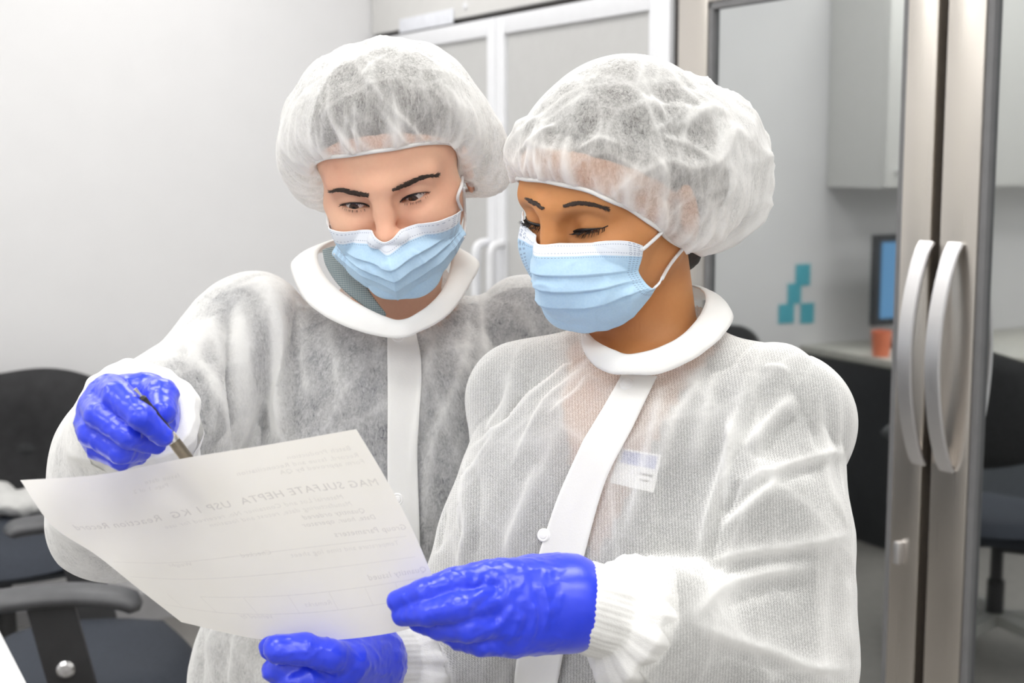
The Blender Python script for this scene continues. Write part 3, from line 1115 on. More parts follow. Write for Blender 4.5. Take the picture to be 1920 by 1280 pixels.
maskR = make_mask(pR, hR, RR, Rt, [
    [(1014, 426, -.056), (1005, 437, -.082), (1009, 457, -.108), (1060, 456, -.098), (1110, 455, -.086), (1152, 453, -.070), (1191, 451, -.050)],
    [(1010, 452, -.062), (1001, 463, -.090), (1004, 482, -.120), (1062, 483, -.106), (1112, 481, -.092), (1155, 480, -.075), (1194, 478, -.053)],
    [(1010, 500, -.064), (1002, 508, -.094), (1008, 526, -.124), (1068, 530, -.112), (1118, 527, -.098), (1160, 521, -.080), (1199, 514, -.057)],
    [(1020, 540, -.060), (1012, 556, -.088), (1022, 577, -.116), (1078, 584, -.108), (1130, 576, -.095), (1177, 558, -.078), (1226, 541, -.056)],
    [(1030, 570, -.045), (1030, 588, -.066), (1048, 604, -.080), (1095, 621, -.082), (1145, 617, -.073), (1197, 586, -.058), (1246, 517, -.040)]],
    [0, .22, .5, .8, 1], [((4, 118), [(1204, 468, .003), (1222, 453, .003), (1240, 436, .002)]), ((78, 119), [(1252, 503, .003), (1264, 486, .003), (1284, 462, .002)])], 0)
print('masks', round(time.time() - T0, 1))

# ------------------------------------------------------------------ gloves
M['glove'] = None


def glove_mat():
    m = mat('nitrile', (.045, .060, .80), .29, spec=.7)
    n = N(m); v = n.obj()
    f = n.noise(v, 40, 4)
    n.set(n.b, 'Base Color', n.ramp(f, [(.3, (.014, .045, .78)), (.7, (.030, .060, .86))]))
    n.b.inputs['Sheen Weight'].default_value = .25
    n.b.inputs['Sheen Tint'].default_value = (.75, .75, 1, 1)
    n.b.inputs['Sheen Roughness'].default_value = .4
    h = n.math('ADD', n.noise(v, 160, 5, .6, .8), n.math('MULTIPLY', n.noise(v, 1400, 2), .3))
    n.set(n.b, 'Normal', n.bump(h, .12, .0010))
    return m


M['glove'] = glove_mat()


BODY = {pL.name: sdfL, pR.name: sdfR}


def make_glove(parent, H, elbow, seed, cut, wr=.0011, creases=()):
    s = SDF(); hand_sdf(s, H, .0002)
    w = H['wrist']; ax = elbow - w; ax /= np.linalg.norm(ax)
    s.rc(w, w + ax * .035, .0262, .030, k=.015)
    pts = np.array([q for q, b in s.wc()]); lo = pts.min(0) - .05; hi = pts.max(0) + .05
    V, F = mesh_sdf(s, *[axis(lo[a], hi[a], [], .0019) for a in range(3)])
    n = vnorm(V, F)
    al = (V - w) @ ax
    # creases run around the wrist and across the fingers
    q = V * 60 + seed; q = q + .5 * np.stack([perlin(V * 45 + 9), perlin(V * 45 + 19), perlin(V * 45 + 29)], 1)
    d = wr * (np.clip(ridged(q, 2) - .65, 0, 1) - .25) + .0003 * perlin(V * 130 + seed)
    wz = np.exp(-((al + .012) / .028) ** 2)
    sidew = np.cross(ax, [0.3, 0.2, 1.0]); sidew /= np.linalg.norm(sidew)
    d += .0010 * wz * perlin(np.stack([V @ sidew * 120, V @ np.cross(ax, sidew) * 120, al * 22], 1) + seed)
    for xy, cw, ca in creases:
        cp, ch = s.pix(catmull(np.array(xy, float), 16)); pd, par = polydist(V, cp[ch])
        d += ca * np.exp(-(pd / cw) ** 1.3) * np.clip(np.minimum(par, 1 - par) / .2, 0, 1)
    V = V + n * d[:, None]
    bs = BODY[parent.name]
    near = np.where(al > -.05)[0]
    for _ in range(3):
        q = bs.ev(V[near]); bad = q < .0012
        V[near[bad]] += bs.grad(V[near[bad]]) * (.0013 - q[bad])[:, None]
    keep = ((V - w) @ ax < cut)[F].all(1)
    V, F = compact(V, F[keep])
    return link('glove', mesh_np('glove', V, F), M['glove'], parent)


gC = make_glove(pL, HC, LeR, 1, .016)
gD = make_glove(pL, HD, LeL, 2, .016)
gA = make_glove(pR, HA, ReL, 3, .020, .0008, [
    ([(865, 1138), (905, 1108), (936, 1074)], .004, .0016), ([(880, 1150), (920, 1118), (948, 1085)], .004, -.0014), ([(868, 1192), (915, 1178), (945, 1142), (960, 1126)], .004, -.0016),
    ([(895, 1190), (940, 1165), (965, 1130)], .0035, .0016), ([(940, 1215), (968, 1180), (978, 1145)], .0035, .0015), ([(965, 1222), (985, 1180), (990, 1140)], .003, -.0013),
    ([(990, 1205), (1003, 1165), (1000, 1130)], .003, .0016), ([(1005, 1200), (1015, 1150), (1008, 1110)], .003, -.0014), ([(1018, 1190), (1027, 1140), (1015, 1085)], .003, .0016),
    ([(860, 1070), (885, 1095), (905, 1075)], .003, .0012), ([(800, 1085), (810, 1110), (806, 1125)], .003, .001), ([(775, 1100), (790, 1120), (783, 1135)], .0025, .0009),
    ([(830, 1075), (842, 1095), (838, 1112)], .003, -.001), ([(900, 1060), (915, 1050), (935, 1056)], .003, .0012), ([(930, 1090), (960, 1090), (990, 1070)], .008, .0010)])
gB = make_glove(pR, HB, ReR, 4, .012)
print('gloves', round(time.time() - T0, 1))
# ------------------------------------------------------------------ shirts, trousers, shoes
def check_mat(name, a, b, sc_):
    m = mat(name, a, .8, spec=.2)
    n = N(m); v = n.obj()
    w1 = n.n('ShaderNodeTexWave', bands_direction='X', i={'Vector': v, 'Scale': sc_}).outputs['Fac']
    w2 = n.n('ShaderNodeTexWave', bands_direction='Z', i={'Vector': v, 'Scale': sc_}).outputs['Fac']
    f = n.math('MULTIPLY', n.math('ADD', w1, w2), .5)
    n.set(n.b, 'Base Color', n.ramp(f, [(.3, a), (.72, b)]))
    return m


M['shirtL'] = noisy('shirt_dark_blue', (.048, .056, .092), .85, var=.25, scale=40, bump=.3, bscale=800)
M['shirtR'] = noisy('shirt_charcoal', (.060, .064, .066), .85, var=.2, scale=40, bump=.3, bscale=800)
M['gingham'] = check_mat('gingham', (.10, .15, .18), (.34, .38, .37), 160)
M['trouser'] = noisy('trouser_cloth', (.035, .037, .045), .85, var=.2, bump=.3, bscale=700)
M['shoe'] = noisy('shoe_leather', (.02, .02, .022), .4, var=.2, bump=.2)


def clothes(parent, TRt, arms, sm_, vneck):
    R, t = TRt
    s = SDF()
    add_torso(s, R, t, Z0 - t[2], grow=.004)
    for a, b, c in arms:
        s.chain([a, b], [.050, .042], .04); s.chain([b, c], [.043, .031], .02)
    pts = np.array([q for q, b in s.wc()]); lo = pts.min(0) - .2; hi = pts.max(0) + .2; lo[2] = .002
    V, F = mesh_sdf(s, axis(lo[0], hi[0], [], .009), axis(lo[1], hi[1], [], .009), axis(lo[2], hi[2], [], .010))
    n = vnorm(V, F)
    V = V + n * (.0022 * perlin(V * 16) + .0012 * ridged(V * 22))[:, None]
    q = (V - t) @ R
    fc = q[F].mean(1); wz = V[F].mean(1)
    hip = -.57
    neck = (np.hypot(fc[:, 0] / 1.15, fc[:, 1] - .01) < .062) & (fc[:, 2] > -.07)
    if vneck: neck |= (fc[:, 1] < 0) & (fc[:, 2] > -.19) & (np.abs(fc[:, 0]) < .075 * (1 + fc[:, 2] / .19))
    wr = np.zeros(len(F), bool)
    for a, b, c in arms:
        ax = (c - b) / np.linalg.norm(c - b)
        wr |= (((wz - c) @ ax) > -.06) & (np.linalg.norm(wz - c, axis=1) < .14)
    top = (fc[:, 2] > hip) | (np.abs(fc[:, 0]) > .24)
    for name, sel, m in (('shirt', top & ~neck & ~wr, sm_), ('trousers', ~top & (wz[:, 2] > .085) & ~wr, M['trouser'])):
        v, f = compact(V, F[sel])
        o = link(name, mesh_np(name, v, f), m, parent)
        if name == 'shirt': sh = o
    for sx in (-1, 1):
        v, f = compact(V, F[~top & (wz[:, 2] <= .085) & (fc[:, 0] * sx > 0) & (wz[:, 2] > 0) & ~wr])
        link('shoe', mesh_np('shoe', v, f), M['shoe'], parent)
    return sh


shirtL = clothes(pL, (LTR, LTt), [(LsR, LeR, LwR), (LsL, LeL, LwL)], M['shirtL'], False)
shirtR = clothes(pR, (RTR, RTt), [(RsR, ReR, RwR), (RsL, ReL, RwL)], M['shirtR'], True)
# open collar of the checked shirt, seen inside the gown's collar
C = [[P(*q) for q in r] for r in (
    [(604, 468, 1.575), (612, 500, 1.545), (640, 540, 1.515), (690, 580, 1.495), (720, 600, 1.49)],
    [(622, 462, 1.562), (640, 495, 1.530), (668, 530, 1.508), (700, 562, 1.492), (722, 585, 1.488)],
    [(640, 460, 1.556), (655, 485, 1.530), (672, 512, 1.512), (690, 540, 1.502), (705, 570, 1.498)])]
G = grid_surf(C, 40, 16)
oc = link('shirt_collar', mesh_np('shirt_collar', G.reshape(-1, 3), grid_faces(16, 40)), M['gingham'], shirtL)
md = oc.modifiers.new('thick', 'SOLIDIFY'); md.thickness = .0015
oc['label'] = 'checked grey-blue shirt collar'
print('shirts', round(time.time() - T0, 1))

# ------------------------------------------------------------------ gowns


class Gown:
    """loose coat: a distance field, then folds carried by 3-D lines lying on it"""

    def __init__(g, name, parent, sdf, torso, mat_, folds, openings, neck_ring, step):
        g.s = sdf; g.t = torso; g.folds = []
        for xy, w_, a_, dn in folds:
            p, h = sdf.pix(catmull(np.array(xy, float), 9 * (len(xy) - 1)))
            if h.sum() < 4: continue
            g.folds.append((p[h], w_, a_, dn))
        pts = np.array([q for q, b in sdf.wc()]); rb = np.array([b for q, b in sdf.wc()])
        lo = (pts - rb[:, None]).min(0) - .03; hi = (pts + rb[:, None]).max(0) + .03
        zb = .72
        lo[2] = zb - .03
        V, F = mesh_sdf(sdf, *[axis(lo[a], hi[a], [], step) for a in range(3)])
        n = vnorm(V, F)
        d, dn = g.field(V)
        W = V + n * d[:, None]
        keep = np.ones(len(V), bool)
        keep &= V[:, 2] > zb
        for p, ax in openings:     # sleeve ends
            cut_ = (((V - p) @ ax) > 0) & (np.linalg.norm(V - p, axis=1) < .14)
            ci = np.where(cut_)[0]; cut_[ci] = torso.ev(V[ci]) > .0025
            keep &= ~cut_
        c = neck_ring.mean(0); u, sv, vt = np.linalg.svd(neck_ring - c); nn = vt[2]
        if nn[2] < 0: nn = -nn
        h = (V - c) @ nn; q = (V - c) - h[:, None] * nn; rr = np.linalg.norm(q, axis=1)
        e1 = unit(neck_ring[0] - c - ((neck_ring[0] - c) @ nn) * nn); e2 = np.cross(nn, e1)
        lp_ = catloop(neck_ring, 120) - c; la = np.arctan2(lp_ @ e2, lp_ @ e1); lr = np.hypot(lp_ @ e1, lp_ @ e2); o_ = np.argsort(la)
        lim = np.interp(np.arctan2(q @ e2, q @ e1), la[o_], lr[o_], period=2 * pi)
        keep &= ~((h > -.016) & (h < .08) & (rr < lim * .97)) & ~((h > -.05) & (h < 0) & (rr < lim * .72))
        near = np.where(keep)[0]
        for _ in range(2):
            b_ = BODY[parent.name].ev(W[near]); bad = b_ < .0095
            W[near[bad]] += BODY[parent.name].grad(W[near[bad]]) * (.0108 - b_[bad])[:, None]
        Wk, Fk, dk = compact(W, F[keep[F].all(1)], dn)
        o = link(name, mesh_np(name, Wk, Fk), mat_, parent)
        set_dense(o, dk)
        g.o = o

    def field(g, V):
        d = np.zeros(len(V)); dn = np.zeros(len(V))
        for p, w_, a_, q in g.folds:
            lo = p.min(0) - 5 * w_; hi = p.max(0) + 5 * w_
            sub = np.where(((V > lo) & (V < hi)).all(1))[0]
            if len(sub) == 0: continue
            pd, par = polydist(V[sub], p)
            tap = np.clip(np.minimum(par, 1 - par) / .22, 0, 1) ** .7
            tn = np.gradient(p, axis=0); ii = np.clip((par * (len(p) - 1)).round().astype(int), 0, len(p) - 1)
            sd = (np.cross(tn[ii], V[sub] - p[ii]) @ FW) > 0
            k = .68 * np.exp(-(pd / (w_ * np.where(sd, .40, 1.6))) ** 1.1) * tap
            d[sub] += a_ * k
            dn[sub] += q * np.exp(-(pd / (w_ * .55)) ** 1.4) * tap
        low = np.clip((1.25 - V[:, 2]) / .3, 0, 1)
        d += .0045 * perlin(V * np.array([9, 9, 4]) + 2) + .0013 * perlin(V * np.array([22, 22, 9]) + 5)
        f1, f2 = worley(V * np.array([10, 10, 6]) + 11)
        d += .013 * (np.sqrt(f1 * f1 + .03) - .5); dn += .34 * np.exp(-(f2 - f1) / .045)
        f1, f2 = worley(V * np.array([26, 26, 15]) + 31)
        d += .0026 * (np.sqrt(f1 * f1 + .03) - .5); dn += .12 * np.exp(-(f2 - f1) / .06)
        return d, dn

    def on(g, xy, off):
        p, h = g.t.pix(np.array(xy, float))
        n = g.t.grad(p)
        d, _ = g.field(p)
        return p + n * (d + off)[:, None]

    def placket(g, left, right, rows, parent, name, m, off=.0035, cols=14):
        a = catmull(np.array(left, float), rows); b = catmull(np.array(right, float), rows)
        pts = []
        for i in range(rows):
            for j in range(cols): pts.append(a[i] + (b[i] - a[i]) * j / (cols - 1))
        V = g.on(pts, off)
        V3 = V.reshape(rows, cols, 3)
        k = np.ones(5) / 5
        o = link(name, mesh_np(name, V, grid_faces(rows, cols)), m, parent)
        md = o.modifiers.new('thick', 'SOLIDIFY'); md.thickness = .0012; md.offset = -1
        return o

    def snap(g, xy, r, m, parent):
        p = g.on([xy], .0040)[0]; n = g.s.grad(p[None])[0]
        MB().lathe([(0, -.001), (r, -.001), (r * 1.02, .0008), (r * .85, .0020), (r * .6, .0018), (r * .5, .0026), (0, .003)], p, n, 24).build('snap_button', m, parent, auto=40)


def torso_gown(s, R, t, g):
    s.frame(R, t)
    s.el((0, -.010, -.19), (.182 + g, .128 + g, .20), k=.03)
    s.el((0, .0, -.42), (.190 + g, .135 + g, .24), k=.10)
    s.el((0, .005, -.68), (.210 + g, .146 + g, .30), k=.12)
    for sx in (-1, 1):
        s.el((sx * .070, -.075, -.21), (.075, .070, .080), k=.06)
        s.rc((sx * .035, .015, -.030), (sx * .138, .010, -.068), .046, .056, k=.035)
    s.rc((0, .012, -.05), (0, .015, .0), .066, .058, k=.03)
    s.fr = 0


glt = SDF(); torso_gown(glt, LTR, LTt, .0); grt = SDF(); torso_gown(grt, RTR, RTt, .0)
gl = SDF(); torso_gown(gl, LTR, LTt, .0)
gl.frame(LTR, LTt); gl.el((-.065, 0, -.50), (.178, .125, .24), k=.08); gl.fr = 0
gl.chain([LsR, (LsR + LeR) / 2, LeR], [.062, .070, .060], .02); gl.chain([LeR, (LeR + LwR) / 2, LwR], [.060, .062, .050], .03)
gl.chain([LsL, LeL], [.062, .070], .02); gl.chain([LeL, LwL], [.072, .048], .03)
gr = SDF(); torso_gown(gr, RTR, RTt, .0)
gr.chain([RsR, (RsR + ReR) / 2, ReR], [.056, .060, .064], .015); gr.chain([ReR, RwR], [.062, .034], .02)
gr.chain([RsL, (RsL + ReL) / 2, ReL], [.064, .080, .078], .012)
gr.chain([ReL, ReL * .45 + RwL * .55, RwL], [.074, .054, .034], .02)


def ring(pts): return np.array([P(*q) for q in pts])


inL = ring([(745, 600, 1.475), (790, 583, 1.478), (826, 549, 1.492), (843, 506, 1.525), (840, 470, 1.575), (790, 442, 1.64), (735, 430, 1.675), (665, 440, 1.655), (606, 462, 1.605), (597, 492, 1.555), (625, 535, 1.517), (680, 574, 1.488)])
ouL = ring([(742, 634, 1.462), (792, 620, 1.465), (842, 588, 1.485), (882, 532, 1.535), (895, 488, 1.595), (825, 468, 1.69), (735, 455, 1.715), (635, 468, 1.69), (556, 485, 1.625), (549, 515, 1.575), (582, 572, 1.515), (655, 615, 1.478)])
inR = ring([(1178, 664, 1.290), (1225, 656, 1.287), (1277, 630, 1.293), (1313, 590, 1.318), (1322, 552, 1.362), (1290, 535, 1.435), (1215, 545, 1.465), (1150, 575, 1.455), (1110, 603, 1.415), (1103, 622, 1.375), (1122, 642, 1.335), (1150, 656, 1.305)])
ouR = ring([(1182, 702, 1.274), (1238, 700, 1.270), (1302, 672, 1.277), (1352, 632, 1.303), (1374, 590, 1.36), (1335, 562, 1.46), (1220, 572, 1.505), (1125, 600, 1.49), (1092, 626, 1.43), (1092, 652, 1.375), (1114, 684, 1.322), (1146, 700, 1.288)])


def unit(v): return v / np.linalg.norm(v)


FL = [  # folds of the left gown: image line on the cloth, width, height, how much it doubles
    ([(483, 522), (500, 560), (515, 640), (525, 760), (529, 835)], .016, .018, .95),
    ([(540, 540), (552, 640), (548, 760), (545, 835)], .016, -.012, 0),
    ([(425, 565), (428, 650), (431, 760), (440, 850)], .009, -.020, 0),
    ([(452, 560), (455, 650), (460, 760), (462, 850)], .014, .006, .5),
    ([(345, 640), (395, 720), (424, 780), (437, 850)], .006, .010, 1.2),
    ([(418, 548), (450, 545), (485, 532)], .004, .004, .4), ([(428, 560), (455, 556), (488, 545)], .0035, .003, .3),
    ([(422, 538), (470, 520), (540, 500)], .005, .004, .5),
    ([(575, 520), (570, 560), (566, 640), (572, 760)], .010, .005, .35),
    ([(610, 600), (630, 680), (640, 780)], .012, .005, .2), ([(690, 640), (700, 720), (690, 800)], .012, -.005, 0),
    ([(880, 545), (872, 640), (850, 730), (810, 830), (795, 1000)], .010, .008, .55),
    ([(820, 620), (795, 700), (778, 800), (770, 900)], .008, .006, .6),
    ([(845, 640), (862, 680), (880, 705)], .004, .004, .4), ([(900, 560), (905, 640), (890, 720)], .010, .006, .4),
    ([(960, 560), (990, 600), (1010, 640)], .010, .006, .4),
    ([(365, 1170), (362, 1230), (355, 1290)], .012, .010, .6), ([(402, 1175), (400, 1230), (408, 1290)], .008, .010, .8),
    ([(384, 1175), (384, 1230), (380, 1290)], .006, -.008, 0), ([(445, 1185), (440, 1240), (432, 1290)], .010, .009, .5), ([(480, 1195), (470, 1290)], .008, -.006, 0),
    ([(395, 690), (400, 760), (392, 830)], .008, .006, .4), ([(120, 930), (180, 900), (240, 890)], .012, .008, .5), ([(300, 690), (330, 660), (372, 610)], .012, .006, .8), ([(270, 700), (320, 655), (385, 590)], .014, .004, .7), ([(350, 700), (372, 650), (400, 590)], .012, .005, .8),
    ([(330, 720), (360, 770), (372, 840)], .014, .006, .8), ([(380, 600), (405, 640), (418, 700)], .010, .006, .7), ([(130, 850), (170, 860), (230, 880)], .012, .006, .7), ([(95, 900), (140, 940), (200, 960)], .016, .006, .8),
    ([(90, 980), (150, 1010), (220, 1040)], .016, .005, .7), ([(442, 560), (446, 660), (448, 840)], .016, .005, .6), ([(505, 560), (508, 680), (515, 835)], .010, .004, .8),
]
FR = [
    ([(1428, 690), (1411, 774), (1389, 830), (1366, 900), (1347, 960), (1332, 1094)], .009, -.016, 0),
    ([(1405, 700), (1388, 790), (1362, 870), (1335, 950), (1310, 1060)], .012, .009, .35),
    ([(1490, 738), (1440, 790), (1400, 845)], .009, .010, .6), ([(1505, 770), (1455, 815), (1420, 870)], .009, -.008, 0),
    ([(1361, 815), (1377, 820), (1371, 870), (1350, 950)], .006, .013, .8), ([(1385, 905), (1375, 930), (1352, 968)], .005, -.008, 0),
    ([(1380, 930), (1434, 895), (1447, 912), (1400, 955), (1352, 990)], .007, .013, .9),
    ([(1434, 905), (1479, 876), (1541, 855), (1582, 850)], .007, .011, .9), ([(1440, 925), (1490, 896), (1545, 876)], .010, -.006, 0),
    ([(1532, 740), (1546, 841), (1557, 926), (1588, 990)], .007, .009, .6), ([(1510, 720), (1524, 800), (1530, 850)], .006, -.005, 0),
    ([(1560, 740), (1572, 840), (1585, 940)], .006, .006, .5),
    ([(1332, 1062), (1400, 1038), (1490, 1025), (1591, 1003)], .008, .011, .9), ([(1345, 1085), (1430, 1058), (1530, 1045)], .012, -.007, 0),
    ([(1287, 1166), (1340, 1115), (1434, 1077), (1530, 1064)], .010, .011, .8), ([(1340, 1150), (1430, 1110), (1530, 1100)], .018, -.008, 0),
    ([(1287, 1166), (1355, 1197), (1434, 1218), (1518, 1250), (1590, 1258)], .009, .012, .9), ([(1330, 1215), (1420, 1245), (1500, 1275)], .008, -.006, 0),
    ([(1240, 725), (1226, 800), (1200, 900), (1172, 1010)], .008, .007, .5), ([(1272, 740), (1258, 830), (1240, 930), (1228, 1040)], .014, -.006, 0),
    ([(1322, 668), (1290, 745), (1262, 790), (1225, 900)], .009, .007, .6), ([(1350, 690), (1320, 780), (1295, 880)], .012, .006, .4),
    ([(1124, 1184), (1175, 1232), (1228, 1282)], .004, .006, .9),
    ([(1150, 1075), (1200, 1110), (1260, 1150)], .012, .009, .7), ([(1140, 1140), (1200, 1160), (1270, 1200)], .008, .006, .6),
    ([(1009, 668), (985, 724), (962, 771), (940, 810)], .009, -.012, 0),
    ([(1075, 680), (1051, 692), (985, 752), (933, 818), (877, 851)], .008, .012, .8), ([(960, 700), (945, 760), (915, 810)], .012, .007, .5),
    ([(872, 855), (886, 902), (872, 1000)], .005, .011, .9), ([(943, 818), (891, 902), (884, 1000), (868, 1060)], .006, .009, .8),
    ([(905, 860), (900, 960), (892, 1050)], .007, -.008, 0), ([(850, 900), (838, 960), (828, 1040)], .006, -.008, 0),
    ([(1085, 690), (1060, 720), (1020, 760), (960, 880)], .006, .006, .5), ([(1100, 700), (1080, 735), (1030, 780)], .004, .004, .4),
    ([(1010, 870), (975, 960), (945, 1040)], .012, .006, .3), ([(1480, 700), (1460, 690), (1430, 690)], .006, .005, .4),
    ([(870, 1060), (850, 1140), (840, 1220)], .008, .010, .7), ([(800, 1195), (818, 1235), (842, 1285)], .005, .009, .9), ([(770, 1200), (790, 1250), (800, 1290)], .008, -.007, 0),
    ([(1580, 1080), (1586, 1150), (1590, 1230)], .010, .006, .4),
]
axC = unit(LwR - LeR); axA = unit(RwL - ReL); axB = unit(RwR - ReR); axD = unit(LwL - LeL)
gownL = Gown('gown', pL, gl, glt, M['gownL'], FL, [(LwR - axC * .012, axC), (LwL - axD * .01, axD)], inL, .0040)
gownR = Gown('gown', pR, gr, grt, M['gownR'], FR, [(RwL - axA * .050, axA), (RwR - axB * .050, axB)], inR, .0032)
print('gowns', round(time.time() - T0, 1), len(gownL.o.data.vertices), len(gownR.o.data.vertices))


def collar(g, inner, outer, lift, gap):
    a = catloop(inner, 144); b = catloop(outer, 144)
    n = np.array([unit(x) for x in np.cross(np.roll(a, -1, 0) - a, b - a)])
    if (n[:, 2]).mean() < 0: n = -n
    rows = []
    for k, u in enumerate(np.linspace(0, 1, 9)):
        rows.append(a + (b - a) * u + n * lift * max(0, sin(pi * u)) ** .8)
    V = np.array(rows)
    # open at the front, over `gap` samples
    V = V[:, gap:144 - gap] if gap else V
    nc = V.shape[1]
    F = grid_faces(9, nc, not gap)
    V = V.reshape(-1, 3)
    V = V + (.0008 * perlin(V * 60))[:, None] * np.array([0, -.5, .8])
    o = link('collar', mesh_np('collar', V, F), M['placket'], g.o)
    md = o.modifiers.new('thick', 'SOLIDIFY'); md.thickness = .0013; md.offset = 0
    return o


collar(gownL, inL, ouL, .004, 0)
collar(gownR, inR, ouR, .004, 0)
plL = gownL.placket([(727, 632), (728, 760), (727, 900), (735, 1100), (740, 1290), (744, 1420)], [(778, 628), (788, 700), (782, 830), (788, 1000), (795, 1290), (800, 1420)], 60, gownL.o, 'placket', M['placket'])
plR = gownR.placket([(1168, 700), (1100, 830), (1050, 930), (1010, 1040), (985, 1160), (968, 1290), (950, 1420)], [(1232, 708), (1190, 800), (1142, 900), (1098, 1040), (1070, 1160), (1048, 1290), (1030, 1420)], 60, gownR.o, 'placket', M['placket'])
for xy in ((746, 640), (745, 935)): gownL.snap(xy, .0065, M['snap'], gownL.o)
for xy in ((1176, 722), (1020, 1003)): gownR.snap(xy, .0062, M['snap'], gownR.o)


def cuff(g, p, ax, r, ln, ribs, m, seed):
    """sleeve end: tube along ax (from the wrist towards the elbow) with turned-in rim"""
    n = 160; prof = r
    u = np.linspace(0, 1, len(prof)); rows = []
    e1 = unit(np.cross(ax, [0.1, 0.3, 1.0])); e2 = np.cross(ax, e1)
    th = np.linspace(0, 2 * pi, n, endpoint=False)
    rs = np.random.RandomState(seed); ph = rs.uniform(0, 6, 8)
    uu = np.linspace(0, len(prof) - 1, 34)
    for x in uu:
        rad, z = [np.interp(x, range(len(prof)), [q[k] for q in prof]) for k in (0, 1)]
        w_ = np.interp(x, range(len(prof)), [q[2] for q in prof])
        rr = rad + ribs * np.sin(th * 46) * .25 + w_ * (np.sin(3 * th + ph[0]) * .5 + np.sin(5 * th + ph[1] + z * 40) * .4 + np.sin(9 * th + ph[2] - z * 70) * .35 + np.sin(17 * th + ph[3]) * .25)
        rows.append(p + ax * z + np.cos(th)[:, None] * e1 * rr[:, None] + np.sin(th)[:, None] * e2 * rr[:, None])
    V = np.array(rows)
    o = link('cuff', mesh_np('cuff', V.reshape(-1, 3), grid_faces(len(uu), n, True)), m, g.o)
    return o


cuff(gownL, LwR, -axC, [(.029, .010, 0), (.034, -.004, .001), (.046, -.006, .002), (.0525, .002, .0025), (.054, .016, .003), (.053, .035, .004), (.056, .055, .004)], .06, 0, M['knit'], 1)
cuff(gownL, LwL, -axD, [(.027, -.002, 0), (.033, -.002, 0), (.036, .03, .001), (.042, .05, .002)], .06, .001, M['knit'], 2)
cuff(gownR, RwL, -axA, [(.027, -.002, 0), (.0345, -.003, 0), (.0365, .006, .0008), (.0375, .022, .0012), (.037, .036, .0014), (.047, .042, .004), (.056, .050, .004), (.054, .066, .004), (.034, .080, .001)], .06, .0010, M['knit'], 3)
cuff(gownR, RwR, -axB, [(.027, -.002, 0), (.0335, -.003, 0), (.0355, .006, .0008), (.0365, .022, .0012), (.036, .036, .0014), (.046, .042, .004), (.051, .052, .005), (.047, .066, .004), (.030, .078, .001)], .06, .0010, M['knit'], 4)
print('clothes', round(time.time() - T0, 1))
# ------------------------------------------------------------------ paper, pen, badge
PC = [[P(*q) for q in r] for r in (
    [(38, 900, 1.085), (190, 889, 1.092), (350, 858, 1.098), (510, 832, 1.100), (668, 804, 1.098)],
    [(98, 985, 1.118), (232, 975, 1.118), (395, 944, 1.116), (560, 912, 1.112), (722, 894, 1.106)],
    [(180, 1040, 1.142), (312, 1040, 1.138), (470, 1020, 1.132), (630, 1000, 1.122), (770, 985, 1.112)],
    [(258, 1102, 1.160), (385, 1112, 1.154), (535, 1108, 1.146), (680, 1092, 1.132), (808, 1072, 1.118)],
    [(340, 1166, 1.172), (480, 1197, 1.166), (602, 1201, 1.158), (730, 1187, 1.142), (842, 1158, 1.126)])]
PM, PN = 81, 61
PG = grid_surf(PC, PM, PN)
V = PG.reshape(-1, 3)
pn = vnorm(V, grid_faces(PN, PM))
M['paper'] = None


def paper_mat():
    m = bpy.data.materials.new('paper'); m.use_nodes = True
    n = N(m); v = n.obj()
    f = n.noise(v, 30, 4)
    col = n.ramp(f, [(.3, (.945, .925, .86)), (.7, (.965, .945, .885))])
    n.set(n.b, 'Base Color', col); n.b.inputs['Roughness'].default_value = .8; n.b.inputs['Specular IOR Level'].default_value = .15
    tl = n.n('ShaderNodeBsdfTranslucent', i={'Color': col})
    mx = n.n('ShaderNodeMixShader', i={0: .56, 1: n.b.outputs[0], 2: tl.outputs[0]})
    n.set(n.out, 'Surface', mx.outputs[0])
    return m


M['paper'] = paper_mat()
M['ghost'] = noisy('print_showing_through', (.76, .74, .70), .8, var=.05, scale=300)
M['ghostL'] = noisy('faint_print', (.83, .81, .765), .8, var=.05, scale=300)
sheet = link('paper', mesh_np('paper', V, grid_faces(PN, PM)), M['paper'])
tag(sheet, 'large white printed sheet held up between the two gowned people', 'paper', None, 'thing')
toward = (CAM - V.mean(0)); toward /= np.linalg.norm(toward)
sgn = 1 if (pn.mean(0) @ toward) > 0 else -1


def on_sheet(u, v, off):
    """u, v in 0..1 over the sheet (u from the image left, v from the top edge)"""
    x = np.clip(u, 0, 1) * (PM - 1); y = np.clip(v, 0, 1) * (PN - 1)
    i = min(int(x), PM - 2); j = min(int(y), PN - 2); a = x - i; b = y - j
    p = (PG[j, i] * (1 - a) + PG[j, i + 1] * a) * (1 - b) + (PG[j + 1, i] * (1 - a) + PG[j + 1, i + 1] * a) * b
    n = pn.reshape(PN, PM, 3)[j, i] * sgn
    return p + n * off


SW = np.linalg.norm(PG[30, -1] - PG[30, 0]); SH = np.linalg.norm(PG[-1, 40] - PG[0, 40])


def print_text(txt, u, v, size, m, bold=False):
    """printed on the far side: seen from here it runs from right (u) to left, mirrored"""
    c = bpy.data.curves.new('printed_line', 'FONT'); c.body = txt; c.size = size; c.resolution_u = 2; c.space_character = 1.1
    o = bpy.data.objects.new('printed_line', c); COL.objects.link(o)
    dg = bpy.context.evaluated_depsgraph_get()
    me = bpy.data.meshes.new_from_object(o.evaluated_get(dg))
    bpy.data.objects.remove(o); bpy.data.curves.remove(c)
    for w_ in me.vertices:
        w_.co = Vector(on_sheet(u - w_.co.x / SW, v - w_.co.y / SH, .0007))
    me.materials.clear(); me.update()
    return link('printed_line', me, m, sheet, smooth=False)


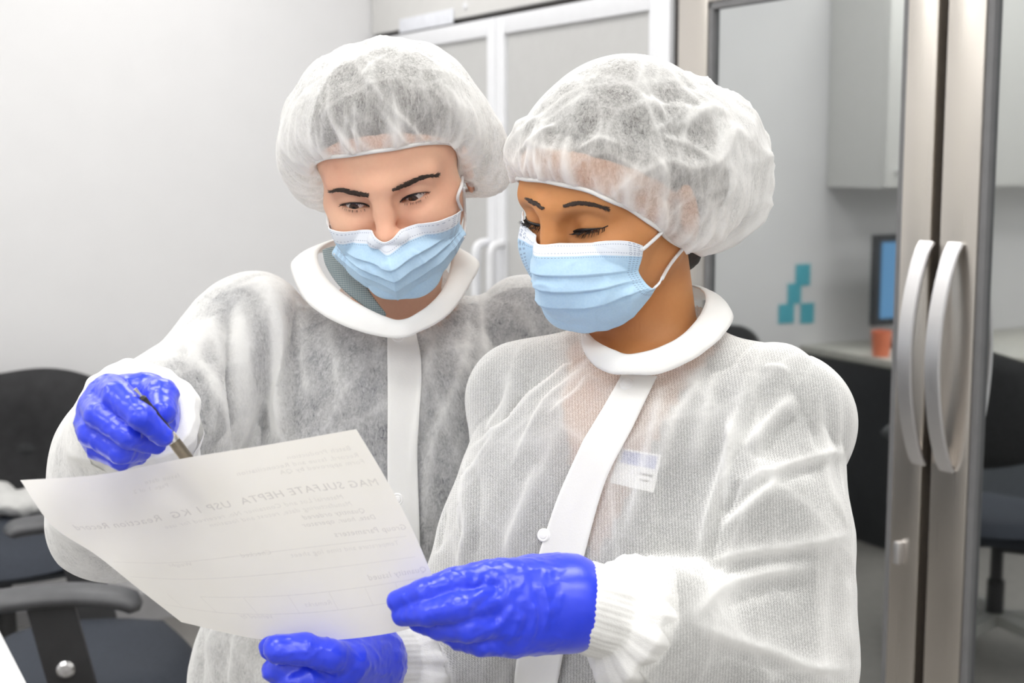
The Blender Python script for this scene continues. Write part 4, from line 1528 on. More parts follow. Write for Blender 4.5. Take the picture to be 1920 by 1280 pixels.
rows = [  # text, right end u, baseline v, letter height, strong
    ('Batch Production', .955, .095, .0062, 0), ('Record, Issue and Reconciliation', .965, .135, .0062, 0), ('Form approved by QA', .970, .170, .0062, 0),
    ('MAG SULFATE HEPTA  USP 1 KG  Reaction Record', .975, .285, .0098, 1),
    ('Material Lot and Container No. received for use', .85, .335, .0060, 0), ('Manufacturing date, retest and location', .86, .372, .0060, 0),
    ('Quantity ordered', .885, .412, .0062, 1), ('Date, hour, operator', .905, .448, .0062, 1),
    ('Group Parameters', .985, .515, .0075, 1), ('Temperature and time log sheet', .935, .588, .0062, 0),
    ('Quantity Issued', .990, .742, .0078, 1), ('Checked', .54, .560, .0060, 0), ('Weight', .30, .575, .0060, 0),
    ('Issue date', .46, .085, .0058, 0), ('Page 1 of 2', .42, .120, .0052, 0), ('Remarks', .62, .83, .006, 0), ('Verified by', .40, .88, .006, 0)]
for t_, u, v, h_, st in rows: print_text(t_, u, v, h_, M['ghost'] if st else M['ghostL'], bool(st))
# ruled table near the bottom of the sheet
mb = MB()


def rule(u0, v0, u1, v1, w_):
    k = 24; A = []; B = []
    for i in range(k + 1):
        t_ = i / k; u = u0 + (u1 - u0) * t_; v = v0 + (v1 - v0) * t_
        du, dv = ((0, w_ / SH / 2) if abs(u1 - u0) > abs(v1 - v0) else (w_ / SW / 2, 0))
        A.append(on_sheet(u - du, v - dv, .0005)); B.append(on_sheet(u + du, v + dv, .0005))
    mb.add(A + B, [[i, i + 1, k + 2 + i, k + 1 + i] for i in range(k)])


for v in (.55, .66, .77, .86): rule(.03 if v != .77 else .22, v, .97, v, .0005)
for u in (.10, .22, .36, .50, .63, .75, .86): rule(u, .77, u - .004, .86, .0004)
mb.build('table_rules', M['ghostL'], sheet)

# pen: dark grip, bright collar, brushed barrel going behind the top of the sheet
M['steel_pen'] = noisy('pen_metal', (.30, .26, .20), .28, var=.1, scale=200, metal=1.0)
M['pen_dark'] = mat('pen_dark', (.045, .042, .035), .35, metal=.6)
M['pen_bright'] = mat('pen_chrome', (.85, .84, .80), .15, metal=1.0)
pa, pb = P(264, 744, 1.106), P(400, 925, 1.134)
ax = unit(pb - pa); Lp = np.linalg.norm(pb - pa)
pen = empty('pen', pa); tag(pen, 'slim brass and black pen held in the blue gloved hand', 'pen', None, 'thing')
MB().lathe([(0, 0), (.0024, 0), (.0036, .002), (.0036, .012), (.0040, .014), (.0044, .040), (.0042, Lp * .40), (0, Lp * .40)], pa, ax, 24).build('grip', M['pen_dark'], pen, auto=30)
MB().lathe([(0, 0), (.0018, 0), (.0018, .007), (.0010, .009), (0, .009)], pa - ax * .008, ax, 16).build('push_button', M['pen_bright'], pen, auto=30)
cl = unit(np.cross(ax, toward)) * .0052
MB().sweep([pa + cl * .7 - ax * .004, pa + cl * 1.1 + ax * .004, pa + cl * 1.05 + ax * .032], [(-.0013, -.0007), (.0013, -.0007), (.0013, .0007), (-.0013, .0007)], toward).build('clip', M['pen_bright'], pen)
MB().lathe([(0, Lp * .38), (.0046, Lp * .38), (.0050, Lp * .40), (.0050, Lp * .45), (0, Lp * .45)], pa, ax, 24).build('ring', M['pen_bright'], pen, auto=30)
MB().lathe([(0, Lp * .45), (.0048, Lp * .45), (.0050, Lp * .5), (.0050, Lp * .86), (.0028, Lp * .96), (.0008, Lp), (0, Lp)], pa, ax, 24).build('barrel', M['steel_pen'], pen, auto=30)

# name badge pinned to the shirt, showing through the gown
M['badge'] = mat('badge_card', (.90, .90, .90), .4)
M['badge_blue'] = noisy('badge_blue', (.14, .18, .50), .4, var=.1)
b0 = gownR.s
cor = [(1160, 836), (1238, 850), (1222, 920), (1140, 902)]
bp, bh = b0.pix(cor); bn = b0.grad(bp).mean(0); bn /= np.linalg.norm(bn)
bp = bp - bn * .006
fit_c = bp.mean(0); bp = bp - ((bp - fit_c) @ bn)[:, None] * bn
badge = empty('name_badge', fit_c); tag(badge, 'white name badge with blue band showing faintly through the right gown', 'badge', None, 'thing')


def bq(u, v, o): return (bp[0] * (1 - u) + bp[1] * u) * (1 - v) + (bp[3] * (1 - u) + bp[2] * u) * v + bn * o


def slab(name, u0, u1, v0, v1, o0, o1, m):
    q = [bq(u0, v0, o0), bq(u1, v0, o0), bq(u1, v1, o0), bq(u0, v1, o0), bq(u0, v0, o1), bq(u1, v0, o1), bq(u1, v1, o1), bq(u0, v1, o1)]
    MB().add(q, [[0, 1, 2, 3], [4, 5, 6, 7], [0, 1, 5, 4], [1, 2, 6, 5], [2, 3, 7, 6], [3, 0, 4, 7]]).build(name, m, badge)


slab('card', 0, 1, 0, 1, -.0012, 0, M['badge']); slab('colour_band', .10, .92, .06, .40, 0, .0004, M['badge_blue'])
slab('printed_line', .55, .9, .56, .62, 0, .0003, M['pen_dark']); slab('printed_line', .62, .84, .72, .77, 0, .0003, M['pen_dark'])
print('props', round(time.time() - T0, 1))
# ------------------------------------------------------------------ room: x along the cabinets, y into them, z up
TH = radians(28.6)
RO = np.array([.394, 3.34]); RU = np.array([sin(TH), -cos(TH)]); RN = np.array([cos(TH), sin(TH)])
RMAT = Matrix(((RU[0], RN[0], 0, RO[0]), (RU[1], RN[1], 0, RO[1]), (0, 0, 1, 0), (0, 0, 0, 1)))


def room(x, y, z): return RMAT @ Vector((x, y, z))


def onwall(px, py, off=0.0):
    """room coordinates where the view ray meets the plane y = off"""
    d = FW + (px - 960) / FPX * RT - (py - 640) / FPX * UP
    t = (RO @ RN + off - CAM[:2] @ RN) / (d[:2] @ RN)
    p = CAM + d * t
    return (p[:2] - RO) @ RU, p[2]


def mirror_at(px, py, dist):
    """room coordinates of the spot whose reflection in the door glass is seen at (px, py), dist along the view axis"""
    p = P(px, py, dist); q = p[:2] - RO
    return Vector((q @ RU, -(q @ RN), p[2]))


XW = -1.80      # wall at the image left
XE, YB, YF, HC_ = 5.4, .80, -4.4, 2.70
M['wall'] = noisy('wall_paint', (.80, .80, .81), .85, var=.01, scale=8, bump=.05, bscale=300)
M['ceil'] = noisy('ceiling_tile', (.85, .85, .85), .9, var=.02)
M['floor'] = noisy('floor_vinyl', (.25, .24, .225), .45, var=.08, scale=25)
M['white_metal'] = noisy('white_frame', (.80, .81, .84), .4, var=.015)
M['grey_panel'] = noisy('grey_panel', (.55, .55, .545), .45, var=.015)
M['header'] = noisy('header_grey', (.72, .715, .70), .4, var=.015)
M['dark_gap'] = mat('dark_seal', (.035, .030, .028), .6)
M['steel'] = None


def steel(name, c, r):
    m = mat(name, c, r, metal=1.0)
    n = N(m); v = n.obj()
    mp = n.n('ShaderNodeMapping', i={'Vector': v, 'Scale': (220, 220, 2)})
    f = n.noise(mp.outputs[0], 1, 3)
    n.set(n.b, 'Roughness', n.math('MULTIPLY_ADD', f, .14, r - .07))
    return m


M['steel'] = steel('brushed_steel', (.66, .62, .57), .30)
M['steel_handle'] = steel('handle_steel', (.80, .79, .80), .36)
M['glass'] = mat('coated_glass', (.60, .62, .62), .025, metal=1.0)
M['gasket'] = noisy('gasket_grey', (.16, .16, .165), .5)
M['dark_plastic'] = noisy('dark_plastic', (.040, .042, .046), .45, var=.1)


def rb(name, a, b, m, parent=None, bev=0.0, kind=None):
    mb = MB(RMAT); mb.box(a, b, bev)
    o = mb.build(name, m, parent, auto=30 if bev else None)
    if kind: o['kind'] = kind
    return o


rb('floor', (XW, YF, -.05), (XE, YB, 0), M['floor'], kind='structure')
rb('ceiling', (XW, YF, HC_), (XE, YB, HC_ + .05), M['ceil'], kind='structure')
rb('wall_left', (XW - .1, YF, 0), (XW, YB, HC_), M['wall'], kind='structure')
rb('wall_right', (XE, YF, 0), (XE + .1, YB, HC_), M['wall'], kind='structure')
rb('wall_back', (XW - .1, YB, 0), (XE + .1, YB + .1, HC_), M['wall'], kind='structure')
rb('wall_front', (XW - .1, YF - .1, 0), (XE + .1, YF, HC_), M['wall'], kind='structure')
rb('baseboard_left', (XW, YF, 0), (XW + .012, 0, .09), noisy('baseboard_grey', (.45, .45, .46), .6), kind='structure')
# wall sits above and beside the cabinets
rb('trim_1', (XW, .04, 2.22), (XE, YB, HC_), M['wall'], kind='structure')

# tall two-door cabinet with white frames and grey panels
x0 = XW + .01; xm = onwall(940, 28)[0]; x1 = onwall(1270, 200)[0]
zt = 1.905
cab = empty('tall_cabinet', room((x0 + x1) / 2, .35, 0), (0, 0, math.atan2(RU[1], RU[0])))
tag(cab, 'tall grey cabinet with two white framed doors behind the people', 'cabinet', None, 'thing')
cc = MB(RMAT); cc.box((x0, .022, 0), (x1 - .004, .78, 2.2)); cc.build('body', M['header'], cab)
rb('header_panel', (x0, -.012, zt + .012), (x1 - .004, .022, 2.2), M['header'], cab, .003)
hx = onwall(880, 12)
MB(RMAT).lathe([(0, 0), (.011, 0), (.011, .004), (.006, .007), (0, .007)], (hx[0], -.012, hx[1]), (0, -1, 0), 20).build('screw_cap', M['white_metal'], cab, auto=30)
l0, l1 = onwall(757, 52), onwall(858, 30)
rb('label_strip', (l0[0], -.016, l1[1] - .022), (l1[0], -.0125, l1[1] + .022), noisy('strip_white', (.80, .82, .88), .35), cab, .002)
rb('door_gap', (x0, .005, zt - .004), (x1 - .004, .022, zt + .0125), M['dark_gap'], cab)
rb('toe_kick', (x0, -.004, 0), (x1 - .004, .022, .10), M['dark_gap'], cab)


def frame_door(xa, xb, hside):
    d = empty('door', room((xa + xb) / 2, -.01, .12)); d.parent = cab; d.matrix_parent_inverse = MW(cab).inverted()
    fl_, fr_, fw_ = (.05, .085, .05) if hside < 0 else (.085, .05, .05); z0 = .11; z1 = zt - .006
    mb = MB(RMAT)
    for a, b in (((xa, -.02, z0), (xa + fl_, .018, z1)), ((xb - fr_, -.02, z0), (xb, .018, z1)), ((xa + fl_, -.02, z0), (xb - fr_, .018, z0 + fw_)), ((xa + fl_, -.02, z1 - fw_), (xb - fr_, .018, z1))):
        mb.box(a, b, .003)
    mb.build('door_frame', M['white_metal'], d, auto=30)
    rb('door_panel', (xa + fl_ - .002, -.008, z0 + fw_), (xb - fr_ + .002, .014, z1 - fw_), M['grey_panel'], d)
    hxx = xb - .045 if hside > 0 else xa + .045
    hz = onwall(940, 455)[1]
    pts = [(hxx, -.02, hz), (hxx, -.045, hz - .004), (hxx, -.058, hz - .02), (hxx, -.06, hz - .06), (hxx, -.06, hz - .24), (hxx, -.058, hz - .28), (hxx, -.045, hz - .296), (hxx, -.02, hz - .30)]
    hb = MB(RMAT); hb.tube(catmull(pts, 40), .013, 12); hb.build('handle', M['white_metal'], d, smooth=True)


frame_door(x0 + .01, xm - .002, 1)
frame_door(xm + .002, x1 - .008, -1)

# stainless refrigerator with glass doors
fx = onwall(1291, 100)[0]; g0 = onwall(1345, 100)[0]; g1 = onwall(1712, 400)[0]; s1 = onwall(1768, 400)[0]; s2 = onwall(1786, 400)[0]
s3 = onwall(1846, 400)[0]; g2 = onwall(1872, 400)[0]
ztop = onwall(1370, 2)[1]
fr = empty('glass_door_refrigerator', room(1.0, .4, 0), (0, 0, math.atan2(RU[1], RU[0])))
tag(fr, 'stainless steel refrigerator with two reflecting glass doors and bow handles', 'refrigerator', None, 'thing')
rb('body', (fx - .012, .045, 0), (s2 + .95, .78, 2.18), M['steel'], fr)
rb('side_seal', (x1 + .001, -.012, .02), (fx - .001, .0445, 2.18), M['dark_gap'], fr)
rb('top_panel', (fx, -.02, ztop + .07), (s2 + .95, .0445, 2.18), M['steel'], fr, .003)
rb('kick_plate', (fx, -.01, 0), (s2 + .95, .0445, .14), M['dark_gap'], fr)
rb('centre_seal', (s1 + .001, .0, .14), (s2 - .001, .0445, ztop + .066), M['dark_gap'], fr)


def glass_door(xa, ga, gb, xb, hx_):
    d = empty('door', room((xa + xb) / 2, 0, .15)); d.parent = fr; d.matrix_parent_inverse = MW(fr).inverted()
    z0 = .15; z1 = ztop + .065
    mb = MB(RMAT)
    mb.box((xa, -.03, z0), (ga, .044, z1), .004); mb.box((gb, -.03, z0), (xb, .044, z1), .004)
    mb.box((ga, -.03, z0), (gb, .044, z0 + .09), .004); mb.box((ga, -.03, ztop), (gb, .044, z1), .004)
    mb.build('door_frame', M['steel'], d, auto=30)
    gk = MB(RMAT); w_ = .016
    for a, b in (((ga, -.026, z0 + .09), (ga + w_, .03, ztop)), ((gb - w_, -.026, z0 + .09), (gb, .03, ztop)), ((ga, -.026, z0 + .09), (gb, .03, z0 + .09 + w_)), ((ga, -.026, ztop - w_), (gb, .03, ztop))): gk.box(a, b, .002)
    gk.build('gasket', M['gasket'], d)
    rb('glass_pane', (ga + w_ * .8, -.016, z0 + .1), (gb - w_ * .8, .006, ztop - w_ * .8), M['glass'], d)
    if hx_:
        (ta, tz), (ba, bz) = onwall(hx_[0], hx_[1], -.06), onwall(hx_[2], hx_[3], -.05)
        n = 30; pts = []
        for i in range(n + 1):
            u = i / n; s_ = sin(pi * u)
            pts.append((ta + (ba - ta) * .5, -.034 - .046 * s_ ** .7, tz + (bz - tz) * u))
        hb = MB(RMAT)
        hb.sweep(pts, [(-.016, -.004), (.016, -.004), (.0175, 0), (.016, .004), (-.016, .004), (-.0175, 0)], (0, -1, .001))
        hb.build('handle', M['steel_handle'], d, auto=40)


glass_door(fx, g0, g1, s1, (1727, 455, 1704, 868))
glass_door(s2, g2 - (g2 - s3) * .6, s2 + .80, s2 + .93, (1779, 457, 1758, 882))
sx_, sz_ = onwall(1690, 1035, -.03)
rb('key_lock', (sx_ - .008, -.045, sz_ - .022), (sx_ + .008, -.029, sz_ + .022), M['steel_handle'], fr, .004)

# --- office chairs at the image left
M['chair_black'] = noisy('chair_fabric_black', (.030, .031, .033), .9, var=.2, scale=120, bump=.4, bscale=700)
M['chair_blue'] = noisy('chair_fabric_slate', (.034, .041, .056), .85, var=.12, scale=120, bump=.4, bscale=700)
M['arm_pad'] = noisy('arm_pad_grey', (.075, .077, .083), .42, var=.1)
M['post'] = noisy('arm_post_black', (.030, .030, .032), .5, var=.1)
M['chrome'] = mat('chrome', (.75, .75, .76), .22, metal=1.0)
M['caster'] = noisy('caster_black', (.02, .02, .022), .5)
M['base_grey'] = noisy('base_grey', (.36, .36, .34), .4, var=.05)


def office_chair(loc, rz, label, seat_z, arm_z, back_top, mesh_back=False):
    root = empty('office_chair', loc, (0, 0, rz)); tag(root, label, 'chair', None, 'thing')
    MM = Matrix.Translation(Vector(loc)) @ Matrix.Rotation(rz, 4, 'Z')
    # seat: rounded cushion, front at -y
    def cush(name, w_, d_, h_, c, m, tilt=0, waterfall=.03):
        bm = bmesh.new(); nx, ny = 18, 18; V = []; F = []
        for sgn_ in (1, -1):
            for i in range(nx + 1):
                for j in range(ny + 1):
                    u = i / nx * 2 - 1; v = j / ny * 2 - 1
                    q = max(abs(u), abs(v)); r_ = math.hypot(u, v)
                    k = q / r_ if r_ > 1e-6 else 1
                    k = 1 - (1 - k) * .72
                    ed = max(0, 1 - q ** 7)
                    z = sgn_ * h_ / 2 * ed ** .5 - waterfall * max(0, -v) ** 3 * 1 + .012 * u * u * (1 if sgn_ > 0 else 0)
                    V.append((c[0] + u * k * w_ / 2, c[1] + v * k * d_ / 2, c[2] + z))
        n1 = (nx + 1) * (ny + 1)
        for s_ in (0, 1):
            for i in range(nx):
                for j in range(ny):
                    f = [s_ * n1 + i * (ny + 1) + j, s_ * n1 + (i + 1) * (ny + 1) + j, s_ * n1 + (i + 1) * (ny + 1) + j + 1, s_ * n1 + i * (ny + 1) + j + 1]
                    F.append(f if s_ == 0 else f[::-1])
        bm.free()
        return V, F
    V, F = cush('seat', .52, .50, .085, (0, 0, seat_z - .04), None)
    mb = MB(MM); mb.add(V, F); so = mb.build('seat', M['chair_blue'], root, smooth=True)
    # backrest: curved pad or frame with mesh
    V, F = cush('back', .47, .52, .06, (0, 0, 0), None, waterfall=0)
    q = Matrix.Translation((0, .25, seat_z + .15 + (back_top - seat_z - .15) / 2)) @ Matrix.Rotation(radians(80), 4, 'X') @ Matrix.Diagonal((1, (back_top - seat_z - .15) / .52, 1, 1))
    V2 = []
    for v in V:
        p = q @ Vector(v); p.y += -.55 * p.x * p.x * 1.2 + .03 * sin((p.z - seat_z) * 7); V2.append(p)
    mb = MB(MM)
    if mesh_back:
        zb, z_t = seat_z + .16, back_top
        lp_ = [(-.20, .24, zb), (-.235, .27, zb + .12), (-.235, .30, z_t - .08), (-.18, .31, z_t), (.18, .31, z_t), (.235, .30, z_t - .08), (.235, .27, zb + .12), (.20, .24, zb)]
        mb.tube(catloop(lp_, 64), .020, 10, closed=True); mb.build('backrest_frame', M['post'], root, smooth=True)
        w2 = MB(MM)
        for k in range(26):
            z = zb + .02 + (z_t - zb - .04) * k / 25; xw = .215 if .12 < (z - zb) else .2
            w2.tube([(-xw, .262 + .04 * (z - zb), z), (0, .285 + .04 * (z - zb), z), (xw, .262 + .04 * (z - zb), z)], .0022, 5)
        for k in range(18):
            x = -.2 + .4 * k / 17
            w2.tube([(x, .262 - .5 * x * x + .02, zb + .01), (x, .285 + .03 - .5 * x * x, z_t - .01)], .0018, 5)
        w2.build('backrest_mesh', M['chair_black'], root)
    else:
        mb.add(V2, F); mb.build('backrest', M['chair_black'], root, smooth=True)
    mb = MB(MM); mb.sweep([(0, .12, seat_z - .09), (0, .27, seat_z - .08), (0, .33, seat_z + .05), (0, .30, seat_z + .26)], [(-.035, -.009), (.035, -.009), (.035, .009), (-.035, .009)], (0, 1, .3)); mb.build('back_bracket', M['post'], root)
    for sx in (-1, 1):
        x = sx * .285
        a = MB(MM)
        pts = catmull([(x, -.155, arm_z - .018), (x, -.13, arm_z - .002), (x, .0, arm_z + .006), (x + .0, .10, arm_z - .006), (x, .145, arm_z - .026)], 24)
        sc_ = [min(1, .45 + 2.2 * min(i, 23 - i) / 8) for i in range(24)]
        prof = [(.046 * cos(t), .020 * sin(t)) for t in np.linspace(0, 2 * pi, 20, endpoint=False)]
        a.sweep(pts, prof, (0, 0, 1), scale=sc_); ao = a.build('armrest', M['arm_pad'], root, smooth=True)
        p_ = MB(MM)
        p_.sweep([(x, -.02, arm_z - .01), (x + sx * .004, .0, arm_z - .10), (x, .03, seat_z - .03), (sx * .24, .05, seat_z - .10), (sx * .05, .05, seat_z - .105)], [(-.042, -.011), (.042, -.011), (.042, .011), (-.042, .011)], (sx, 0, .01)); po = p_.build('arm_post', M['post'], root, auto=35)
        MB(MM).lathe([(0, 0), (.017, 0), (.017, .006), (.012, .011), (0, .012)], (x + sx * .014, .005, arm_z - .135), (sx, 0, 0), 24).build('knob', M['chrome'], root, auto=35)
    c = MB(MM); c.lathe([(0, .10), (.026, .10), (.026, .24), (.019, .24), (.019, seat_z - .10), (.05, seat_z - .10), (.09, seat_z - .085), (0, seat_z - .08)], (0, 0, 0), (0, 0, 1), 24); c.build('gas_column', M['post'], root, auto=35)
    for k in range(5):
        t = 2 * pi * k / 5 + .3
        e = (.30 * cos(t), .30 * sin(t))
        l = MB(MM); l.sweep([(.02 * cos(t), .02 * sin(t), .125), (.16 * cos(t), .16 * sin(t), .115), (e[0], e[1], .085)], [(-.024, -.014), (.024, -.014), (.018, .014), (-.018, .014)], (0, 0, 1), scale=[1.1, 1, .75])
        lo_ = l.build('base_leg', M['base_grey'], root, auto=35)
        w_ = MB(MM); side = (-sin(t), cos(t))
        for sgn_ in (-1, 1):
            w_.lathe([(0, -.009), (.024, -.009), (.027, -.004), (.027, .004), (.024, .009), (0, .009)], (e[0] + side[0] * .014 * sgn_, e[1] + side[1] * .014 * sgn_, .028), (side[0], side[1], 0), 20)
        w_.box((e[0] - .008, e[1] - .008, .03), (e[0] + .008, e[1] + .008, .085), .003)
        w_.build('caster', M['caster'], lo_, auto=35)
    return root
def ground(px, py, z):
    """point at height z seen at image position"""
    d = FW + (px - 960) / FPX * RT - (py - 640) / FPX * UP
    t = (z - CAM[2]) / d[2]
    return CAM + d * t


# near chair: its armrest shows at the lower left; far chair behind it carries a black jacket
pa1 = ground(120, 1130, .68)
ch1 = office_chair((pa1[0] - .08, pa1[1] + .31, 0), radians(-77), 'nearer office chair with slate seat, grey armrest and silver knob', .47, .68, .98)
pf = ground(10, 1010, .48)
ch2 = office_chair((pf[0] - .05, pf[1] + .12, 0), radians(12), 'farther office chair with a black jacket over its back', .47, .60, .82)
# jacket hanging over the back of the far chair
rz = radians(12); MJ = Matrix.Translation(Vector((pf[0] - .05, pf[1] + .12, 0))) @ Matrix.Rotation(rz, 4, 'Z')
V = []; nu, nv = 60, 50
for j in range(nv + 1):
    v = j / nv
    for i in range(nu + 1):
        u = i / nu * 2 - 1
        w_ = .33 + .03 * v
        x = u * w_
        # over the top rail: front fall, crest, back fall
        s_ = v * 1.02 - .52
        top = .865 - .05 * u ** 4 - .02 * u * u
        y = .29 + (.062 * math.tanh(s_ * 14)) - .18 * x * x + .012 * sin(u * 9 + v * 3) * min(1, abs(s_) * 4)
        z = top - abs(s_) * .70 + .02 * math.exp(-(s_ / .05) ** 2) + .01 * sin(u * 5)
        V.append(MJ @ Vector((x, y, z)))
mb = MB(); mb.add(V, grid_faces(nv + 1, nu + 1).tolist())
M['jacket'] = noisy('jacket_black', (.024, .024, .026), .9, var=.2, bump=.4, bscale=500)
jk = mb.build('jacket', M['jacket'], smooth=True); tag(jk, 'black jacket draped over the farther office chair', 'jacket', None, 'thing')
md = jk.modifiers.new('thick', 'SOLIDIFY'); md.thickness = .008
# crumpled white cloth on the far seat
wc = ground(45, 948, .50)
s = SDF()
rs = random.Random(4)
for k in range(9):
    a = np.array([wc[0] - .16 + .04 * k, wc[1] + rs.uniform(-.03, .03), .505 + rs.uniform(0, .02)])
    s.el(a, (.05, .045, .028 + rs.random() * .014), k=.03)
Vc, Fc = mesh_sdf(s, *[axis(wc[a] - .35, wc[a] + .35, [], .007) for a in range(3)])
nc = vnorm(Vc, Fc); Vc = Vc + nc * (.010 * np.clip(ridged(Vc * 14) - .6, 0, 1))[:, None]
cl = link('folded_cloth', mesh_np('folded_cloth', Vc, Fc), noisy('cloth_white', (.62, .62, .61), .85, var=.05)); tag(cl, 'crumpled white cloth lying on the farther chair seat', 'cloth', None, 'thing')

# white table whose corner shows at the lower left
tz = .75
t1, t2 = ground(0, 1182, tz), ground(50, 1279, tz)
e = unit((t2 - t1) * np.array([1, 1, 0])); lft = np.array([-e[1], e[0], 0]); 
if lft[0] > 0: lft = -lft
far = t1 - e * .10; near = t1 + e * .75
tb = empty('white_table', ((far + near) / 2 + lft * .35) * np.array([1, 1, 0])); tag(tb, 'white table whose corner shows at the lower left', 'table', None, 'thing')
TM = Matrix(((e[0], lft[0], 0, far[0]), (e[1], lft[1], 0, far[1]), (0, 0, 1, 0), (0, 0, 0, 1)))
M['table'] = noisy('table_white', (.85, .85, .85), .35, var=.01)
Lt_ = .85
mb = MB(TM); mb.box((0, 0, tz - .028), (Lt_, .7, tz), .004); mb.build('table_top', M['table'], tb, auto=30)
for x, y in ((.05, .05), (Lt_ - .05, .05), (.05, .65), (Lt_ - .05, .65)):
    mb = MB(TM); mb.box((x - .02, y - .02, 0), (x + .02, y + .02, tz - .029), .003); mb.build('leg', M['white_metal'], tb, auto=30)

# --- what the glass doors reflect: the continuation of the left wall
def wall_hit(px, py):
    """room (y, z) on the left wall seen reflected at (px, py)"""
    lo, hi = 2.0, 12.0
    for _ in range(60):
        m_ = (lo + hi) / 2
        q = mirror_at(px, py, m_)
        if q.x > XW: lo = m_
        else: hi = m_
    return q


c0 = wall_hit(1560, 350); 
M['cab_white'] = noisy('cabinet_white', (.74, .74, .72), .5, var=.01)
wcab = empty('wall_cabinet', room(XW + .16, c0.y - .6, c0.z), (0, 0, math.atan2(RU[1], RU[0]))); tag(wcab, 'white wall cabinet reflected in the refrigerator glass', 'cabinet', None, 'thing')
zc = c0.z
rb('body', (XW + .002, c0.y - 1.42, zc), (XW + .32, c0.y, zc + .85), M['cab_white'], wcab, .002)
for k in range(3):
    d = rb('door', (XW + .321, c0.y - .47 * (k + 1) + .004, zc + .004), (XW + .340, c0.y - .47 * k - .004, zc + .846), M['cab_white'], wcab, .002)
    rb('knob', (XW + .341, c0.y - .47 * k - .07, zc + .05), (XW + .362, c0.y - .47 * k - .05, zc + .07), M['chrome'], d, .004)
# teal notes on the wall
M['teal'] = noisy('note_teal', (.10, .47, .58), .7, var=.06)
for k, (a, b, lab) in enumerate((((1503, 495), (1529, 534), 'topmost'), ((1488, 531), (1512, 568), 'second from the top'), ((1471, 570), (1499, 604), 'lower left'), ((1512, 568), (1536, 604), 'lower right'))):
    p, q = wall_hit(*a), wall_hit(*b)
    o = rb('sticky_note', (XW + .001, min(p.y, q.y), q.z), (XW + .004, max(p.y, q.y), p.z), M['teal'], None)
    tag(o, 'teal paper note reflected on the wall, ' + lab + ' of four', 'note', 'teal notes on the wall', 'thing')
# desk along the wall with monitor
dz = .74
y_a = c0.y + .12; y_b = max(c0.y - 1.7, YF + .05)
dk = empty('desk', room(XW + .35, (y_a + y_b) / 2, 0), (0, 0, math.atan2(RU[1], RU[0]))); tag(dk, 'pale desk along the wall reflected in the glass doors', 'desk', None, 'thing')
rb('desk_top', (XW + .002, y_b, dz - .03), (XW + .70, y_a, dz), noisy('desk_pale', (.56, .55, .50), .5), dk, .004)
for y in (y_a - .03, y_b + .03): rb('side_panel', (XW + .02, y - .02, 0), (XW + .66, y + .02, dz - .031), M['dark_plastic'], dk)
rb('modesty_panel', (XW + .60, y_b + .06, .02), (XW + .63, y_a - .06, dz - .031), noisy('desk_front', (.075, .085, .10), .5), dk)


def desk_at(px, py, x):
    """room y, z of the spot on plane x seen reflected at (px, py)"""
    lo, hi = 2.0, 12.0
    for _ in range(60):
        m_ = (lo + hi) / 2; q = mirror_at(px, py, m_)
        if q.x > x: lo = m_
        else: hi = m_
    return q


mo = desk_at(1655, 440, XW + .30); mo2 = desk_at(1712, 648, XW + .30)
mw = .52
mn = empty('monitor', room(XW + .28, mo.y - mw / 2, dz), (0, 0, math.atan2(RU[1], RU[0]))); tag(mn, 'dark framed monitor with a blue screen reflected in the glass', 'monitor', None, 'thing')
zb = dz + .10; zt2 = max(mo.z, zb + .3)
rb('frame', (XW + .27, mo.y - mw, zb), (XW + .30, mo.y, zt2), M['dark_plastic'], mn, .006)
ms = mat('screen_blue', (.02, .05, .09), .3); ms.node_tree.nodes['Principled BSDF'].inputs['Emission Color'].default_value = (.10, .24, .42, 1); ms.node_tree.nodes['Principled BSDF'].inputs['Emission Strength'].default_value = 1.0
rb('screen', (XW + .3005, mo.y - mw + .03, zb + .03), (XW + .303, mo.y - .03, zt2 - .03), ms, mn)
rb('stand', (XW + .25, mo.y - mw / 2 - .03, dz + .012), (XW + .268, mo.y - mw / 2 + .03, zb + .1), M['dark_plastic'], mn)
rb('foot', (XW + .17, mo.y - mw / 2 - .12, dz + .001), (XW + .36, mo.y - mw / 2 + .12, dz + .012), M['dark_plastic'], mn, .003)
og = desk_at(1664, 645, XW + .42)
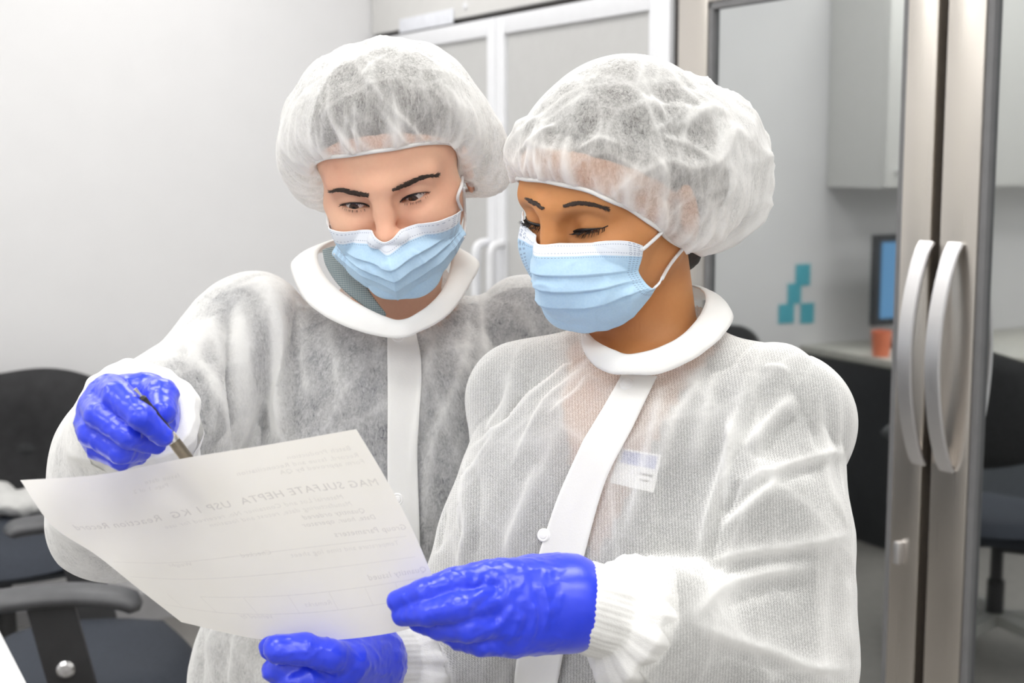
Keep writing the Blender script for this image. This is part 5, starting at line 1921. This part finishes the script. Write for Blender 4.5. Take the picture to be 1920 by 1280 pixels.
cup = MB(RMAT); cup.lathe([(0, 0), (.032, 0), (.040, .10), (.036, .10), (.029, .006), (0, .006)], (XW + .42, og.y, dz + .0005), (0, 0, 1), 28)
co_ = cup.build('cup', noisy('cup_orange', (.80, .23, .12), .5), auto=35); tag(co_, 'orange cup on the desk reflected in the glass', 'cup', None, 'thing')
# --- ceiling lights: assumed panels, plus rows added behind the camera for frontal light
M['lamp'] = bpy.data.materials.new('lamp_diffuser'); M['lamp'].use_nodes = True
n = N(M['lamp']); n.t.nodes.remove(n.b)
em = n.n('ShaderNodeEmission', i={'Color': (1.0, .985, .96, 1), 'Strength': LAMP}); n.set(n.out, 'Surface', em.outputs[0])
spots = [(x, y) for x in (-1.0, .4, 1.8, 3.2, 4.6) for y in (-.8, -2.1, -3.4)]  # columns at highest x, behind the camera, are added frontal fill
for i, (x, y) in enumerate(spots):
    L = empty('ceiling_light', room(x, y, HC_ - .02), (0, 0, math.atan2(RU[1], RU[0])))
    tag(L, 'unseen white recessed panel light in the ceiling', 'light', 'ceiling panel lights', 'thing')
    mb = MB(RMAT)
    for a, b in (((x - .32, y - .32, HC_ - .03), (x + .32, y - .30, HC_ - .001)), ((x - .32, y + .30, HC_ - .03), (x + .32, y + .32, HC_ - .001)), ((x - .32, y - .30, HC_ - .03), (x - .30, y + .30, HC_ - .001)), ((x + .30, y - .30, HC_ - .03), (x + .32, y + .30, HC_ - .001))): mb.box(a, b)
    mb.build('frame', M['white_metal'], L)
    rb('diffuser', (x - .30, y - .30, HC_ - .020), (x + .30, y + .30, HC_ - .016), M['lamp'], L)
print('room', round(time.time() - T0, 1))
# ------------------------------------------------------------------ look
w = bpy.data.worlds.new('world'); sc.world = w; w.use_nodes = True
w.node_tree.nodes['Background'].inputs[0].default_value = (.93, .95, 1, 1)
w.node_tree.nodes['Background'].inputs[1].default_value = WORLD
sc.view_settings.view_transform = 'Standard'
sc.view_settings.look = 'None'
sc.view_settings.exposure = EXPO
sc.view_settings.gamma = 1
sc.cycles.transparent_max_bounces = 16
sc.cycles.max_bounces = 7
sc.cycles.use_denoising = True
print('done', round(time.time() - T0, 1))
